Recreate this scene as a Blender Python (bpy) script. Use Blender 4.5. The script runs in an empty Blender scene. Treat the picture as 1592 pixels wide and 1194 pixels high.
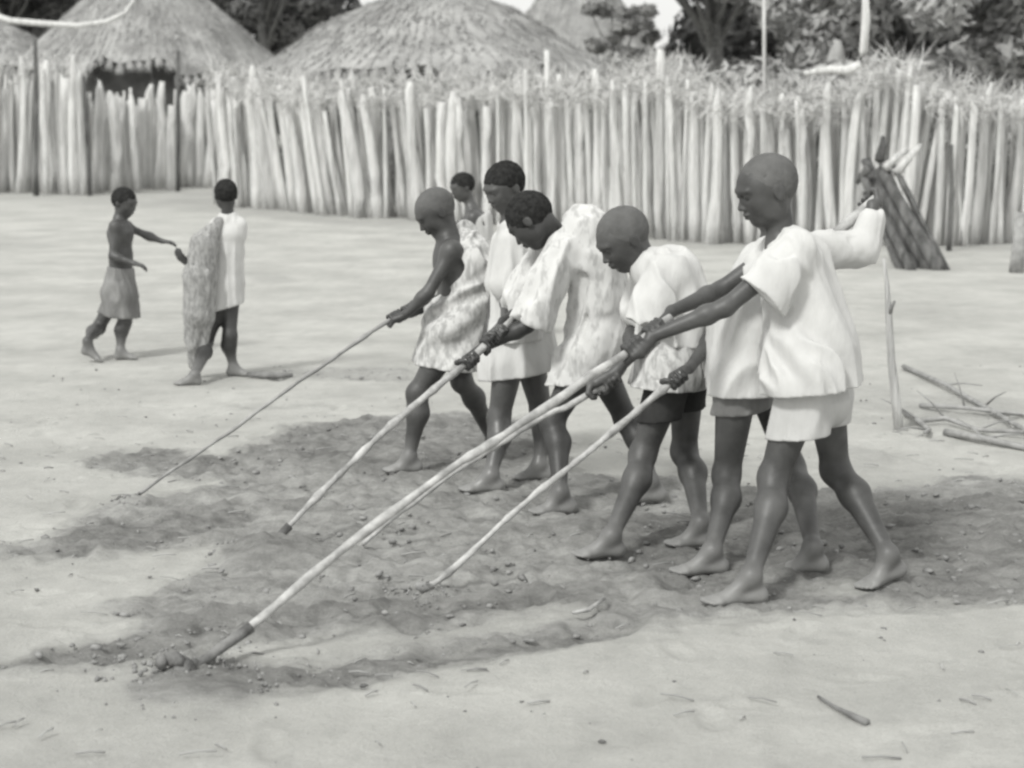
import bpy, math, random
import numpy as np
random.seed(7); rng = np.random.default_rng(7)
V = lambda *a: np.array(a, dtype=float)
sc = bpy.context.scene

# ---------------------------------------------------------------- camera, sky, sun, exposure
CAM_H, FPX, W0, H0 = 1.41, 2776.0, 1592.0, 1194.0
PITCH = math.atan(407.0 / FPX)
cd = bpy.data.cameras.new('camera'); cam = bpy.data.objects.new('camera', cd)
sc.collection.objects.link(cam); sc.camera = cam
cam.location = (0, 0, CAM_H); cam.rotation_euler = (math.pi/2 - PITCH, 0, 0)
cd.sensor_width = 36; cd.lens = 36 * FPX / W0; cd.clip_end = 2000; cd.clip_start = 0.05
cd.dof.use_dof = True; cd.dof.focus_distance = 5.9; cd.dof.aperture_fstop = 4.0
SUN_EL = math.radians(46)     # azimuth from +Y towards +X
world = bpy.data.worlds.new('World'); sc.world = world; world.use_nodes = True
wn = world.node_tree; wn.nodes.clear()
sky = wn.nodes.new('ShaderNodeTexSky'); sky.sky_type = 'NISHITA'; sky.sun_disc = False
sky.sun_elevation = SUN_EL; sky.sun_rotation = math.radians(-143); sky.dust_density = 4; sky.air_density = 1.4
bw = wn.nodes.new('ShaderNodeRGBToBW'); mixc = wn.nodes.new('ShaderNodeCombineColor')
bg = wn.nodes.new('ShaderNodeBackground'); bg.inputs['Strength'].default_value = 0.13
out = wn.nodes.new('ShaderNodeOutputWorld')
tint = wn.nodes.new('ShaderNodeMix'); tint.data_type = 'RGBA'; tint.blend_type = 'MULTIPLY'
tint.inputs[0].default_value = 1.0; tint.inputs[7].default_value = (1.0, 1.0, 0.972, 1)
cn = wn.nodes.new('ShaderNodeTexNoise'); cn.inputs['Scale'].default_value = 2.2; cn.inputs['Detail'].default_value = 5
cr = wn.nodes.new('ShaderNodeMapRange'); cr.inputs[1].default_value = .3; cr.inputs[2].default_value = .6; cr.inputs[3].default_value = .72; cr.inputs[4].default_value = .95
cm = wn.nodes.new('ShaderNodeMix'); cm.data_type = 'RGBA'; cm.inputs[7].default_value = (5.2, 5.2, 5.2, 1)     # thin bright overcast
wn.links.new(cn.outputs[0], cr.inputs[0]); wn.links.new(cr.outputs[0], cm.inputs[0])
wn.links.new(sky.outputs[0], bw.inputs[0]); wn.links.new(bw.outputs[0], cm.inputs[6]); wn.links.new(cm.outputs[2], tint.inputs[6])
wn.links.new(tint.outputs[2], bg.inputs[0]); wn.links.new(bg.outputs[0], out.inputs[0])
sl = bpy.data.lights.new('sun', 'SUN'); so = bpy.data.objects.new('sun', sl); sc.collection.objects.link(so)
sl.energy = 1.6; sl.angle = math.radians(10); sl.color = (1, 0.998, 0.965)
sun_from = V(-math.sin(math.radians(143))*math.cos(SUN_EL), math.cos(math.radians(143))*math.cos(SUN_EL), math.sin(SUN_EL))
from mathutils import Vector
so.rotation_euler = Vector(sun_from).to_track_quat('Z', 'Y').to_euler(); so.location = (-20, -10, 30)
sc.view_settings.view_transform = 'Standard'; sc.view_settings.look = 'None'
sc.view_settings.gamma = 1; sc.view_settings.exposure = 0.63
sc.cycles.pixel_filter_type = 'GAUSSIAN'; sc.cycles.filter_width = 2.9
sc.cycles.use_denoising = True; sc.cycles.max_bounces = 6

# ---------------------------------------------------------------- camera maths: pixel at a given distance -> world
CP, SP = math.cos(PITCH), math.sin(PITCH)
def P(px, py, Y):
    u = (px - W0/2)/FPX; v = (H0/2 - py)/FPX
    dy = CP + v*SP; dz = v*CP - SP
    t = Y/dy
    return V(u*t, Y, CAM_H + dz*t)
def G(px, py, z=0.0):
    u = (px - W0/2)/FPX; v = (H0/2 - py)/FPX
    dy = CP + v*SP; dz = v*CP - SP
    t = (z-CAM_H)/dz
    return V(u*t, dy*t, z)
def MPP(Y): return Y/FPX * 1.0          # metres per photo pixel at distance Y

# ---------------------------------------------------------------- noise
def _h(ix, iy, iz, seed):
    n = (ix*73856093) ^ (iy*19349663) ^ (iz*83492791) ^ (seed*2654435)
    n = (n ^ (n >> 13)) * 1274126177 & 0x7fffffff
    n = (n ^ (n >> 16)) & 0x7fffffff
    return (n % 65536)/65536.0
def noise3(p, seed=0):
    i = np.floor(p).astype(np.int64); f = p - i; f = f*f*(3-2*f)
    r = 0
    for dx in (0, 1):
        wx = f[..., 0] if dx else 1-f[..., 0]
        for dy in (0, 1):
            wy = f[..., 1] if dy else 1-f[..., 1]
            for dz in (0, 1):
                wz = f[..., 2] if dz else 1-f[..., 2]
                r = r + wx*wy*wz*_h(i[..., 0]+dx, i[..., 1]+dy, i[..., 2]+dz, seed)
    return r
def fbm(p, oct=4, seed=0):
    r = 0; a = 0.5; t = 0
    for o in range(oct):
        r = r + a*noise3(p*2**o + 17.3*o, seed+o); t += a; a *= 0.5
    return r/t

# ---------------------------------------------------------------- objects
def tag(o, label=None, cat=None, group=None, kind=None):
    for k, v in (('label', label), ('category', cat), ('group', group), ('kind', kind)):
        if v: o[k] = v
    return o
def mesh_obj(name, verts, faces, mat, parent=None, base=None, smooth=True):
    me = bpy.data.meshes.new(name)
    verts = np.asarray(verts, dtype=float)
    if base is not None: verts = verts - base
    if isinstance(faces, np.ndarray):
        nf, k = faces.shape
        me.vertices.add(len(verts)); me.vertices.foreach_set('co', verts.astype(np.float32).ravel())
        me.loops.add(nf*k); me.loops.foreach_set('vertex_index', faces.astype(np.int32).ravel())
        me.polygons.add(nf); me.polygons.foreach_set('loop_start', np.arange(0, nf*k, k, dtype=np.int32))
        me.polygons.foreach_set('loop_total', np.full(nf, k, dtype=np.int32))
        me.update(calc_edges=True); me.validate()
    else:
        me.from_pydata([tuple(v) for v in verts], [], faces)
    if smooth: me.polygons.foreach_set('use_smooth', np.ones(len(me.polygons), dtype=bool))
    me.materials.append(mat)
    o = bpy.data.objects.new(name, me); sc.collection.objects.link(o)
    if parent is not None: o.parent = parent
    elif base is not None: o.location = base
    return o
def empty(name, loc):
    o = bpy.data.objects.new(name, None); sc.collection.objects.link(o); o.location = loc; o.empty_display_size = .2
    return o
class MB:
    def __init__(s): s.v = []; s.f = []; s.n = 0
    def add(s, v, f):
        s.v.append(np.asarray(v, float)); s.f += [tuple(int(i)+s.n for i in q) for q in f]; s.n += len(v)
    def tube(s, pts, rad, n=8, squash=1.0, sqdir=None, cap=True, jit=0):
        pts = [np.asarray(p, float) for p in pts]; m = len(pts)
        if np.isscalar(rad): rad = [rad]*m
        vs = []; ref = V(0.13, 0.31, 0.94)
        for i, p in enumerate(pts):
            d = pts[min(i+1, m-1)] - pts[max(i-1, 0)]; d /= np.linalg.norm(d)+1e-9
            if abs(d@ref) > .93: r0 = V(1, 0, 0.1)
            else: r0 = ref
            a = np.cross(d, r0); a /= np.linalg.norm(a); b = np.cross(d, a)
            for k in range(n):
                t = 2*math.pi*k/n
                w = rad[i]*(1+jit*(random.random()-.5))
                off = a*math.cos(t)*w + b*math.sin(t)*w
                if sqdir is not None: off = off - sqdir*(off@sqdir)*(1-squash)
                vs.append(p+off)
        fs = []
        for i in range(m-1):
            for k in range(n):
                fs.append((i*n+k, i*n+(k+1) % n, (i+1)*n+(k+1) % n, (i+1)*n+k))
        if cap: fs.append(tuple(range(n))[::-1]); fs.append(tuple(range((m-1)*n, m*n)))
        s.add(vs, fs)
    def blade(s, p, d, side, L, w):          # a thin tapering straw / leaf strip bent once
        p = np.asarray(p, float)
        mid = p + d*L*.5; tip = p + d*L + V(0, 0, -.15*L)*random.random()
        s.add([p-side*w, p+side*w, mid+side*w*.8, mid-side*w*.8, tip], [(0, 1, 2, 3), (3, 2, 4)])
    def build(s, name, mat, parent=None, base=None, smooth=True):
        if base is None: base = V(0, 0, 0) if parent is None else V(*parent.location)
        return mesh_obj(name, np.concatenate(s.v), s.f, mat, parent, base, smooth)

# ---------------------------------------------------------------- materials
def mat(name, lo, hi, scale=8, bump=0.2, bscale=60, rough=.85, stretch=(1, 1, 1), detail=6, spec=.2, ramp=(.35, .65), bdist=.01, dust=None):
    m = bpy.data.materials.new(name); m.use_nodes = True; nt = m.node_tree; N = nt.nodes; L = nt.links
    b = N['Principled BSDF']; b.inputs['Roughness'].default_value = rough; b.inputs['Specular IOR Level'].default_value = spec
    tc = N.new('ShaderNodeTexCoord'); mp = N.new('ShaderNodeMapping'); mp.inputs['Scale'].default_value = stretch
    L.new(tc.outputs['Object'], mp.inputs[0])
    n = N.new('ShaderNodeTexNoise'); n.inputs['Scale'].default_value = scale; n.inputs['Detail'].default_value = detail; n.inputs['Roughness'].default_value = .6
    L.new(mp.outputs[0], n.inputs[0])
    r = N.new('ShaderNodeValToRGB'); r.color_ramp.elements[0].position = ramp[0]; r.color_ramp.elements[1].position = ramp[1]
    r.color_ramp.elements[0].color = (lo, lo, lo*.985, 1); r.color_ramp.elements[1].color = (hi, hi, hi*.985, 1)
    L.new(n.outputs[0], r.inputs[0]); col = r.outputs[0]
    if dust:                                  # dust lying on feet and shins
        geo = N.new('ShaderNodeNewGeometry'); sx = N.new('ShaderNodeSeparateXYZ'); L.new(geo.outputs['Position'], sx.inputs[0])
        ad = N.new('ShaderNodeMath'); ad.operation = 'MULTIPLY_ADD'; L.new(n.outputs[0], ad.inputs[0]); ad.inputs[1].default_value = .10; L.new(sx.outputs[2], ad.inputs[2])
        mr = N.new('ShaderNodeMapRange'); L.new(ad.outputs[0], mr.inputs[0]); mr.inputs[1].default_value = .05; mr.inputs[2].default_value = .20
        mr.inputs[3].default_value = .6; mr.inputs[4].default_value = 0
        mx = N.new('ShaderNodeMix'); mx.data_type = 'RGBA'; L.new(mr.outputs[0], mx.inputs[0]); L.new(col, mx.inputs[6]); mx.inputs[7].default_value = (dust, dust, dust*.98, 1)
        col = mx.outputs[2]
    L.new(col, b.inputs['Base Color'])
    if bump:
        n2 = N.new('ShaderNodeTexNoise'); n2.inputs['Scale'].default_value = bscale; n2.inputs['Detail'].default_value = 5
        L.new(mp.outputs[0], n2.inputs[0])
        bp = N.new('ShaderNodeBump'); bp.inputs['Strength'].default_value = bump; bp.inputs['Distance'].default_value = bdist
        L.new(n2.outputs[0], bp.inputs['Height']); L.new(bp.outputs[0], b.inputs['Normal'])
    return m
M_skin = mat('skin', .042, .090, 7, .25, 70, .50, spec=.5, bdist=.003, dust=.40)
M_skin_dark = mat('skin_dark', .028, .055, 9, .25, 70, .50, spec=.5, bdist=.003, dust=.40)
M_skin_far = mat('skin_far', .05, .09, 9, .2, 60, .42, spec=.6, bdist=.003, dust=.4)
M_hair = mat('hair', .018, .04, 60, .6, 240, .95, bdist=.004, spec=.05)
M_hair_grey = mat('cropped_hair_skylit', .095, .14, 12, .5, 300, .9, bdist=.002, spec=.3)  # cropped hair; its pale grey also paints sky light on the crowns
M_eye = mat('eye', .02, .05, 30, 0, rough=.2, spec=.5)
M_white = mat('white_cotton', .50, .60, 5, .5, 13, .9, bdist=.018, stretch=(1.5, 1.5, .6), spec=.1, ramp=(.3, .6))
M_white2 = mat('worn_cotton', .42, .52, 6, .5, 13, .9, bdist=.018, stretch=(1.5, 1.5, .6), spec=.1, ramp=(.3, .62))
M_print = mat('printed_cloth', .36, .58, 30, .5, 13, .9, bdist=.018, stretch=(1.5, 1.5, .6), spec=.1, ramp=(.38, .58), detail=2)
M_faint = mat('faint_print', .44, .60, 24, .5, 13, .9, bdist=.018, stretch=(1.5, 1.5, .6), spec=.1, ramp=(.36, .5), detail=2)
M_shorts = mat('grey_cotton', .40, .52, 7, .5, 13, .9, bdist=.018, stretch=(1.5, 1.5, .6), spec=.1)
M_grey = mat('grey_wrap', .16, .26, 7, .5, 13, .9, bdist=.018, stretch=(1.5, 1.5, .6), spec=.1)
M_greyprint = mat('grey_print', .22, .36, 40, .5, 13, .9, bdist=.018, stretch=(1.5, 1.5, .6), spec=.1, ramp=(.36, .62), detail=2)
M_pole = mat('peeled_wood', .24, .54, 16, .5, 60, .8, stretch=(1, 1, 1), bdist=.006)
M_bark = mat('bark', .10, .24, 14, .7, 50, .95, bdist=.01)
M_darkwood = mat('old_wood', .07, .2, 3, .9, 18, .95, stretch=(4, 4, .7), bdist=.03)
M_branch = mat('dry_branch', .22, .38, 14, .5, 60, .9, bdist=.006)
M_stake = [mat('fence_stake_%d' % i, a, b, 3.2, .9, 12, .9, stretch=(5, 5, .3), bdist=.04, ramp=(.36, .56)) for i, (a, b) in enumerate(((.50, .76), (.46, .72), (.38, .64), (.56, .78)))]
M_gapmat = mat('reed_backing', .50, .72, 3, .6, 14, .95, stretch=(5, 5, .4), bdist=.02)
M_brush = mat('dry_brush', .42, .70, 5, .3, 20, .95)
M_thatch = mat('thatch', .22, .42, 1.3, .9, 7, .95, stretch=(1, 1, 1), bdist=.05, detail=9)
M_straw = mat('straw', .26, .44, 4, .3, 20, .95)
M_mud = mat('mud_wall', .12, .22, 2, .4, 9, .95)
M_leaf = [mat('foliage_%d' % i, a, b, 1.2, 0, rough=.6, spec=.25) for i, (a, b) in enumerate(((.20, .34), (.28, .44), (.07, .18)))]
M_wood = mat('shaded_foliage', .025, .07, 1.2, 0, rough=.7, spec=.1)  # near-black leaf colour carries the shade of the hollow under the canopy
M_clod = mat('soil_clod', .17, .33, 20, .4, 60, 1, bdist=.004)

# ---------------------------------------------------------------- implicit surfaces for bodies and clothes
class SDF:
    def __init__(s, h): s.h = h; s.pr = []; s.cuts = []
    def cone(s, a, b, ra, rb, k=.02, lat=None, sq=1.0, cuts=(), sub=False):
        s.pr.append(('c', np.asarray(a, float), np.asarray(b, float), ra, rb, k, lat, sq, cuts, sub))
    def ell(s, c, ax, r, k=.015, sub=False, cuts=()):
        s.pr.append(('e', np.asarray(c, float), ax, np.asarray(r, float), k, cuts, sub))
    def bounds(s):
        lo = V(9e9, 9e9, 9e9); hi = -lo
        for p in s.pr:
            if p[-1]: continue
            if p[0] == 'c':
                m = max(p[3], p[4])*max(1, p[7]); pts = (p[1], p[2])
            else: m = max(p[3]); pts = (p[1],)
            for q in pts: lo = np.minimum(lo, q-m); hi = np.maximum(hi, q+m)
        return lo-4*s.h, hi+4*s.h
    def build(s, fold=None, under=None):
        h = s.h; lo, hi = s.bounds()
        if under is not None and under.pr: l2, h2 = under.bounds(); lo = np.minimum(lo, l2); hi = np.maximum(hi, h2)
        n = np.ceil((hi-lo)/h).astype(int)+1
        F = s.raster(lo, n)
        if fold:
            idx = np.nonzero(np.abs(F) < .045)
            p = np.stack([lo[j]+h*idx[j] for j in range(3)], -1)
            F2 = np.where(F < 0, np.float32(-.05), F); F2[idx] = F[idx]+fold(p).astype(np.float32); F = F2
        if under is not None and under.pr: F = np.minimum(F, under.raster(lo, n))
        for (c0, nn) in s.cuts:
            X = (lo[0]+h*np.arange(n[0])).astype(np.float32)[:, None, None]; Y = (lo[1]+h*np.arange(n[1])).astype(np.float32)[None, :, None]; Z = (lo[2]+h*np.arange(n[2])).astype(np.float32)[None, None, :]
            F = np.maximum(F, (X-c0[0])*nn[0]+(Y-c0[1])*nn[1]+(Z-c0[2])*nn[2]).astype(np.float32)
        F[0] = F[-1] = .2; F[:, 0] = F[:, -1] = .2; F[:, :, 0] = F[:, :, -1] = .2
        return surfnet(F, lo, h)
    def raster(s, lo, n):
        h = s.h
        F = np.full(n, .2, np.float32)
        for p in s.pr:
            if p[0] == 'c': m = max(p[3], p[4])*max(1, p[7]); a = np.minimum(p[1], p[2])-m; b = np.maximum(p[1], p[2])+m; k = p[5]; cuts = p[8]
            else: m = max(p[3]); a = p[1]-m; b = p[1]+m; k = p[4]; cuts = p[5]
            e = k*1.2+4*h
            i0 = np.clip(np.floor((a-e-lo)/h).astype(int), 0, n-1); i1 = np.clip(np.ceil((b+e-lo)/h).astype(int)+1, 1, n)
            if (i1 <= i0).any(): continue
            X = (lo[0]+h*np.arange(i0[0], i1[0])).astype(np.float32)[:, None, None]
            Y = (lo[1]+h*np.arange(i0[1], i1[1])).astype(np.float32)[None, :, None]
            Z = (lo[2]+h*np.arange(i0[2], i1[2])).astype(np.float32)[None, None, :]
            if p[0] == 'c':
                _, A, B, ra, rb, k, lat, sq, cuts, sub = p
                ba = B-A
                px, py, pz = X-A[0], Y-A[1], Z-A[2]
                L2 = ba@ba+1e-12
                t = np.clip((px*ba[0]+py*ba[1]+pz*ba[2])/L2, 0, 1)
                qx, qy, qz = px-t*ba[0], py-t*ba[1], pz-t*ba[2]
                if lat is not None:
                    dl = (qx*lat[0]+qy*lat[1]+qz*lat[2])*(1-1/sq)
                    qx, qy, qz = qx-dl*lat[0], qy-dl*lat[1], qz-dl*lat[2]
                d = np.sqrt(qx*qx+qy*qy+qz*qz) - (ra+(rb-ra)*t)
            else:
                _, C, ax, r, k, cuts, sub = p
                qx, qy, qz = X-C[0], Y-C[1], Z-C[2]
                k0 = 0; k1 = 0
                for j in range(3):
                    w = qx*ax[j][0]+qy*ax[j][1]+qz*ax[j][2]
                    k0 = k0+(w/r[j])**2; k1 = k1+(w/r[j]**2)**2
                k0 = np.sqrt(k0); d = k0*(k0-1)/(np.sqrt(k1)+1e-6)
            for (c0, nn) in cuts:
                d = np.maximum(d, (X-c0[0])*nn[0]+(Y-c0[1])*nn[1]+(Z-c0[2])*nn[2])
            sl = (slice(i0[0], i1[0]), slice(i0[1], i1[1]), slice(i0[2], i1[2]))
            f = F[sl]
            if sub:
                g = -d; hh = np.clip(k-np.abs(f-g), 0, None)/max(k, 1e-6)
                F[sl] = np.maximum(f, g)+hh*hh*k*.25
            else:
                hh = np.clip(k-np.abs(f-d), 0, None)/max(k, 1e-6)
                F[sl] = np.minimum(f, d)-hh*hh*k*.25
        return F
def surfnet(F, lo, h):
    I = (F < 0)
    n = np.array(F.shape)-1
    cnt = np.zeros(n, np.int8)
    C8 = [(a, b, c) for a in (0, 1) for b in (0, 1) for c in (0, 1)]
    for a, b, c in C8: cnt += I[a:a+n[0], b:b+n[1], c:c+n[2]]
    act = (cnt > 0) & (cnt < 8)
    ii = np.nonzero(act); m = len(ii[0])
    vid = np.full(n, -1, np.int32); vid[ii] = np.arange(m)
    cv = {c: F[ii[0]+c[0], ii[1]+c[1], ii[2]+c[2]] for c in C8}
    acc = np.zeros((m, 3)); w = np.zeros(m)
    for c in C8:
        for ax in range(3):
            if c[ax]: continue
            d = list(c); d[ax] = 1; d = tuple(d)
            fa, fb = cv[c], cv[d]; cr = (fa < 0) != (fb < 0)
            t = np.where(cr, fa/(fa-fb+1e-20), 0)
            pt = np.zeros((m, 3)); pt += np.array(c); pt[:, ax] = t
            acc += pt*cr[:, None]; w += cr
    pos = acc/np.maximum(w, 1)[:, None] + np.stack(ii, -1)
    verts = lo + pos*h
    quads = []
    for ax in range(3):
        u, v = (ax+1) % 3, (ax+2) % 3
        s0 = [slice(None)]*3; s1 = [slice(None)]*3; s0[ax] = slice(0, -1); s1[ax] = slice(1, None)
        e = I[tuple(s0)] != I[tuple(s1)]
        q = np.array(np.nonzero(e))
        ok = (q[u] > 0) & (q[v] > 0) & (q[u] < n[u]) & (q[v] < n[v]); q = q[:, ok]
        ins = I[tuple(q)]
        def cell(du, dv):
            z = q.copy(); z[u] -= du; z[v] -= dv; return vid[tuple(z)]
        f = np.stack([cell(0, 0), cell(1, 0), cell(1, 1), cell(0, 1)], -1)
        f[~ins] = f[~ins][:, ::-1]
        quads.append(f)
    return verts, np.concatenate(quads)
def relax(v, f, it):
    e = np.concatenate([f[:, [0, 1]], f[:, [1, 2]], f[:, [2, 3]], f[:, [3, 0]]]); n = len(v)
    for _ in range(it):
        a = np.zeros_like(v); c = np.bincount(e[:, 0], minlength=n)+np.bincount(e[:, 1], minlength=n)
        for j in range(3): a[:, j] = np.bincount(e[:, 0], v[e[:, 1], j], n)+np.bincount(e[:, 1], v[e[:, 0], j], n)
        v = v*.45+.55*a/np.maximum(c, 1)[:, None]
    return v
def ridge_fold(dirs, amp, freq, seed):
    def f(p):
        r = 0
        for i, (d, w) in enumerate(dirs):
            d = np.asarray(d, float); d /= np.linalg.norm(d)
            q = p - d*(p@d)[:, None]*.90
            wob = fbm(p*3.5, 2, seed+9)[:, None]*.10
            nz = noise3((q+wob)*freq+3.1*i, seed+i)
            r = r + w*np.sqrt((2*nz-1)**2+.012)*1.25
        return (r-.5)*amp*1.15 + (fbm(p*5, 2, seed+5)-.5)*amp*.5
    return f
def unit(v): v = np.asarray(v, float); return v/np.linalg.norm(v)

class Figure:
    """a person posed by joints; every joint is given where it stands in the world (through P at its own distance)"""
    def __init__(s, Y, h, sc_, lat=(0, 1, 0)):
        s.Y = Y; s.h = h; s.k = sc_; s.b = SDF(h); s.lat = unit(lat); s.hl = (.27, .16); s.ut = []; s.ul = []; s.ua = []
    def p(s, j):
        return P(j[0], j[1], s.Y + (j[2] if len(j) > 2 else 0))
    def r(s, px): return px*MPP(s.Y)
    def chain(s, sdf, pts, sq=1.0, k=.02, cuts=(), sub=False):
        # pts: (px, py, dY, radius in photo pixels)
        w = [(P(q[0], q[1], s.Y+q[2]), s.r(q[3])) for q in pts]
        for (a, ra), (b, rb) in zip(w[:-1], w[1:]):
            sdf.cone(a, b, ra, rb, k, s.lat if sq != 1 else None, sq, cuts, sub)
    def line_cut(s, a, b, keep, tilt=0):
        """plane through two photo points at the figure's distance (and parallel to depth); keep: a photo point on the kept side"""
        A, B, K = P(a[0], a[1], s.Y), P(b[0], b[1], s.Y), P(keep[0], keep[1], s.Y)
        d = unit(B-A); n = unit(np.cross(d, V(0, 1, tilt)))
        if (K-A)@n > 0: n = -n
        return (A, n)
    def leg(s, hip, knee, ank, heel, toe, dy=0.0, thr=30, flat=True):
        k = s.k; b = s.b
        T = G(toe[0], toe[1], .012*k)
        H = s.p(hip); K = s.p(knee)
        yh = T[1]+dy
        E = P(heel[0], heel[1], yh); E[2] = max(E[2], .024*k)
        if flat: E[2] = .024*k
        A = P(ank[0], ank[1], (yh*.75+T[1]*.25)); 
        if flat: A[2] = min(max(A[2], .05*k), .085*k)
        b.cone(H, K, s.r(thr), .043*k, .035); s.ul.append(b.pr[-1])
        d = unit(A-K); fw = V(T[0]-E[0], T[1]-E[1], 0); fw = unit(fw)
        cal = K + (A-K)*.30 - (fw-d*(fw@d))*.014*k
        b.ell(K+fw*.008*k, np.array([fw, np.cross(fw, V(0, 0, 1)), V(0, 0, 1)]), (.036*k, .036*k, .045*k), .02)
        b.cone(K, cal, .041*k, .046*k, .03); b.cone(cal, A, .045*k, .025*k, .03)
        # foot
        L = min(np.linalg.norm(T-E), .20*k); L = max(L, .15*k)
        T = E + unit(T-E)*L; T[2] = max(T[2], .010*k) if not flat else .012*k
        ff = unit(T-E); la = unit(np.cross(V(0, 0, 1), ff)); up = np.cross(ff, la)
        ball = E + ff*L*.70; ball[2] = max(ball[2], .016*k)
        b.cone(A, E+up*.002, .026*k, .024*k, .02)
        b.cone(E, ball, .022*k, .016*k, .02, la, 1.25)
        b.cone(A, E+ff*L*.55+up*.008*k, .024*k, .017*k, .025, la, 1.2)
        b.cone(ball-la*.018*k, ball+la*.018*k, .015*k, .014*k, .012)
        for t in range(5):
            o = (t-2)*.0135*k; ln = (.036, .036, .033, .028, .022)[t] if True else .03
            r0 = (.011, .008, .008, .0075, .007)[t]*k
            q = ball+la*o; q[2] = max(q[2], r0)
            e = q+ff*ln*k; e[2] = max(e[2], r0*.9)
            b.cone(q, e, r0, r0*.85, .005)
        return H, K, A
    def arm(s, sh, el, wr, r0=.034):
        k = s.k; S, E, Wr = s.p(sh), s.p(el), s.p(wr)
        s.b.cone(S, E, r0*k, .026*k, .03)
        s.b.ell(S, np.eye(3), (.042*k,)*3, .03); s.ua.append(('c', S, S+(E-S)*.3, .042*k, .036*k, .02, None, 1.0, (), False))
        m = E+(Wr-E)*.25
        s.b.cone(E, m, .026*k, .029*k, .02); s.b.cone(m, Wr, .028*k, .018*k, .02)
        return S, E, Wr
    def grip(s, Wr, C, axis, pr, sense=1, thumb=1):
        """hand closed round a pole of radius pr passing through C along axis"""
        k = s.k; b = s.b; a = unit(axis); n = (Wr-C); n = n-a*(n@a); n = unit(n)
        bi = np.cross(a, n)*sense
        R = pr+.009*k
        kn = C+n*(R+.006*k)+a*0
        pc = C+n*(R+.004*k)-bi*.012*k
        b.cone(Wr, pc, .017*k, .017*k, .012)
        for t in range(4):                                     # palm as a fan of metacarpals
            o = (t-1.5)*.0165*k
            b.cone(Wr*.6+pc*.4+a*o*.5, kn+a*o, .012*k, .0105*k, .010)
        for t in range(4):
            o = (t-1.5)*.0165*k; span = (200, 225, 215, 185)[t]
            pts = []
            for u in (0, .33, .66, 1):
                th = math.radians(10+span*u)
                pts.append(C+a*o*(1+.04*u)+n*math.cos(th)*R+bi*math.sin(th)*R)
            rr = (.0085, .008, .0075, .0065)
            for q in range(3): b.cone(pts[q], pts[q+1], rr[q]*k, rr[q+1]*k, .003)
        pts = []                                               # thumb leaves the side of the palm, closes the other way
        for u, oo in ((0, -.9), (.4, -1.5), (.75, -1.3), (1, -1.0)):
            th = math.radians(-15-145*u)
            pts.append(C+a*thumb*.028*k*(-oo)+n*math.cos(th)*(R+.003)+bi*math.sin(th)*(R+.003))
        b.cone(Wr*.5+pc*.5, pts[0], .013*k, .011*k, .008)
        for q in range(3): b.cone(pts[q], pts[q+1], (.011-.0012*q)*k, (.0098-.0012*q)*k, .003)
    def hand(s, Wr, d, nrm):
        """relaxed open hand: d along the fingers, nrm out of the back of the hand"""
        k = s.k; b = s.b; d = unit(d); nrm = unit(nrm-d*(nrm@d)); si = np.cross(d, nrm)
        for t in range(4):
            o = (t-1.5)*.015*k; kn = Wr+d*.062*k+si*o
            b.cone(Wr+si*o*.5, kn, .013*k, .010*k, .01)
            L = (.048, .056, .052, .040)[t]*k; q = kn
            for j, bend in enumerate((18, 42, 62)):
                th = math.radians(bend); e = q+(d*math.cos(th)-nrm*math.sin(th))*L*(.42, .32, .26)[j]
                b.cone(q, e, (.0082, .0076, .007)[j]*k, (.0076, .007, .006)[j]*k, .003); q = e
        q = Wr+d*.018*k-si*.016*k; e = q+(d*.7-si*.6-nrm*.3)*.034*k; g = e+(d*.9-si*.1-nrm*.4)*.026*k
        b.cone(q, e, .012*k, .0095*k, .006); b.cone(e, g, .0095*k, .0075*k, .003)
    def torso(s, pts, sq=1.3):
        n0 = len(s.b.pr); s.chain(s.b, pts, sq, .04); s.ut = s.b.pr[n0:]
    def head(s, c, Hpx, f, yaw=0.0, tilt_side=0.0, hair=M_hair, skin=None, nape=.1, eyes=True, hairgrow=.02):
        """c: cranium-level centre; f: facing direction in the photo (dx, dy down); yaw>0 turns the face towards the camera"""
        b = s.b; C = s.p(c); Hh = s.r(Hpx)
        fx, fz = f[0], -f[1]; fl = math.hypot(fx, fz); fx /= fl; fz /= fl
        F3 = unit(V(fx*math.cos(yaw), -math.sin(yaw), fz)); 
        U = V(0, 0, 1)-F3*F3[2] if abs(F3[2]) < .99 else V(-1, 0, 0)
        U = unit(U); Lt = np.cross(U, F3)
        if tilt_side: U = unit(U+Lt*tilt_side); Lt = np.cross(U, F3)
        at = lambda x, l, u: C+(F3*x+Lt*l+U*u)*Hh
        ax = np.array([F3, Lt, U]); el = lambda x, l, u, rx, rl, ru, k=.02, sub=False: b.ell(at(x, l, u), ax, np.array((rx, rl, ru))*Hh, k*Hh*5, sub)
        el(-.04, 0, .10, .41, .335, .375)
        el(.12, 0, -.14, .27, .245, .30)
        el(.15, 0, .05, .225, .27, .27)
        el(.20, 0, -.34, .12, .13, .10)
        for g in (-1, 1):
            el(.21, g*.16, -.10, .12, .10, .11)                 # cheek
            el(.04, g*.20, -.24, .15, .07, .13)                 # jaw angle
            el(.385, g*.14, .045, .07, .085, .05, .012, True)     # eye socket
            el(.325, g*.135, .04, .055, .06, .048, .004)          # lids over the eyeball
            el(-.03, g*.335, -.03, .075, .03, .115, .006)         # ear
            el(-.015, g*.372, -.02, .04, .016, .07, .004, True)
            el(.40, g*.048, -.115, .035, .032, .028, .006)         # nostril wing
        el(.345, 0, .115, .06, .21, .04, .012)                   # brow
        b.cone(at(.35, 0, .05), at(.435, 0, -.10), .028*Hh, .038*Hh, .02*Hh)
        el(.37, 0, -.205, .06, .10, .030, .005); el(.355, 0, -.255, .06, .088, .032, .005)
        el(.43, 0, -.229, .05, .10, .007, .003, True)
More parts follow.
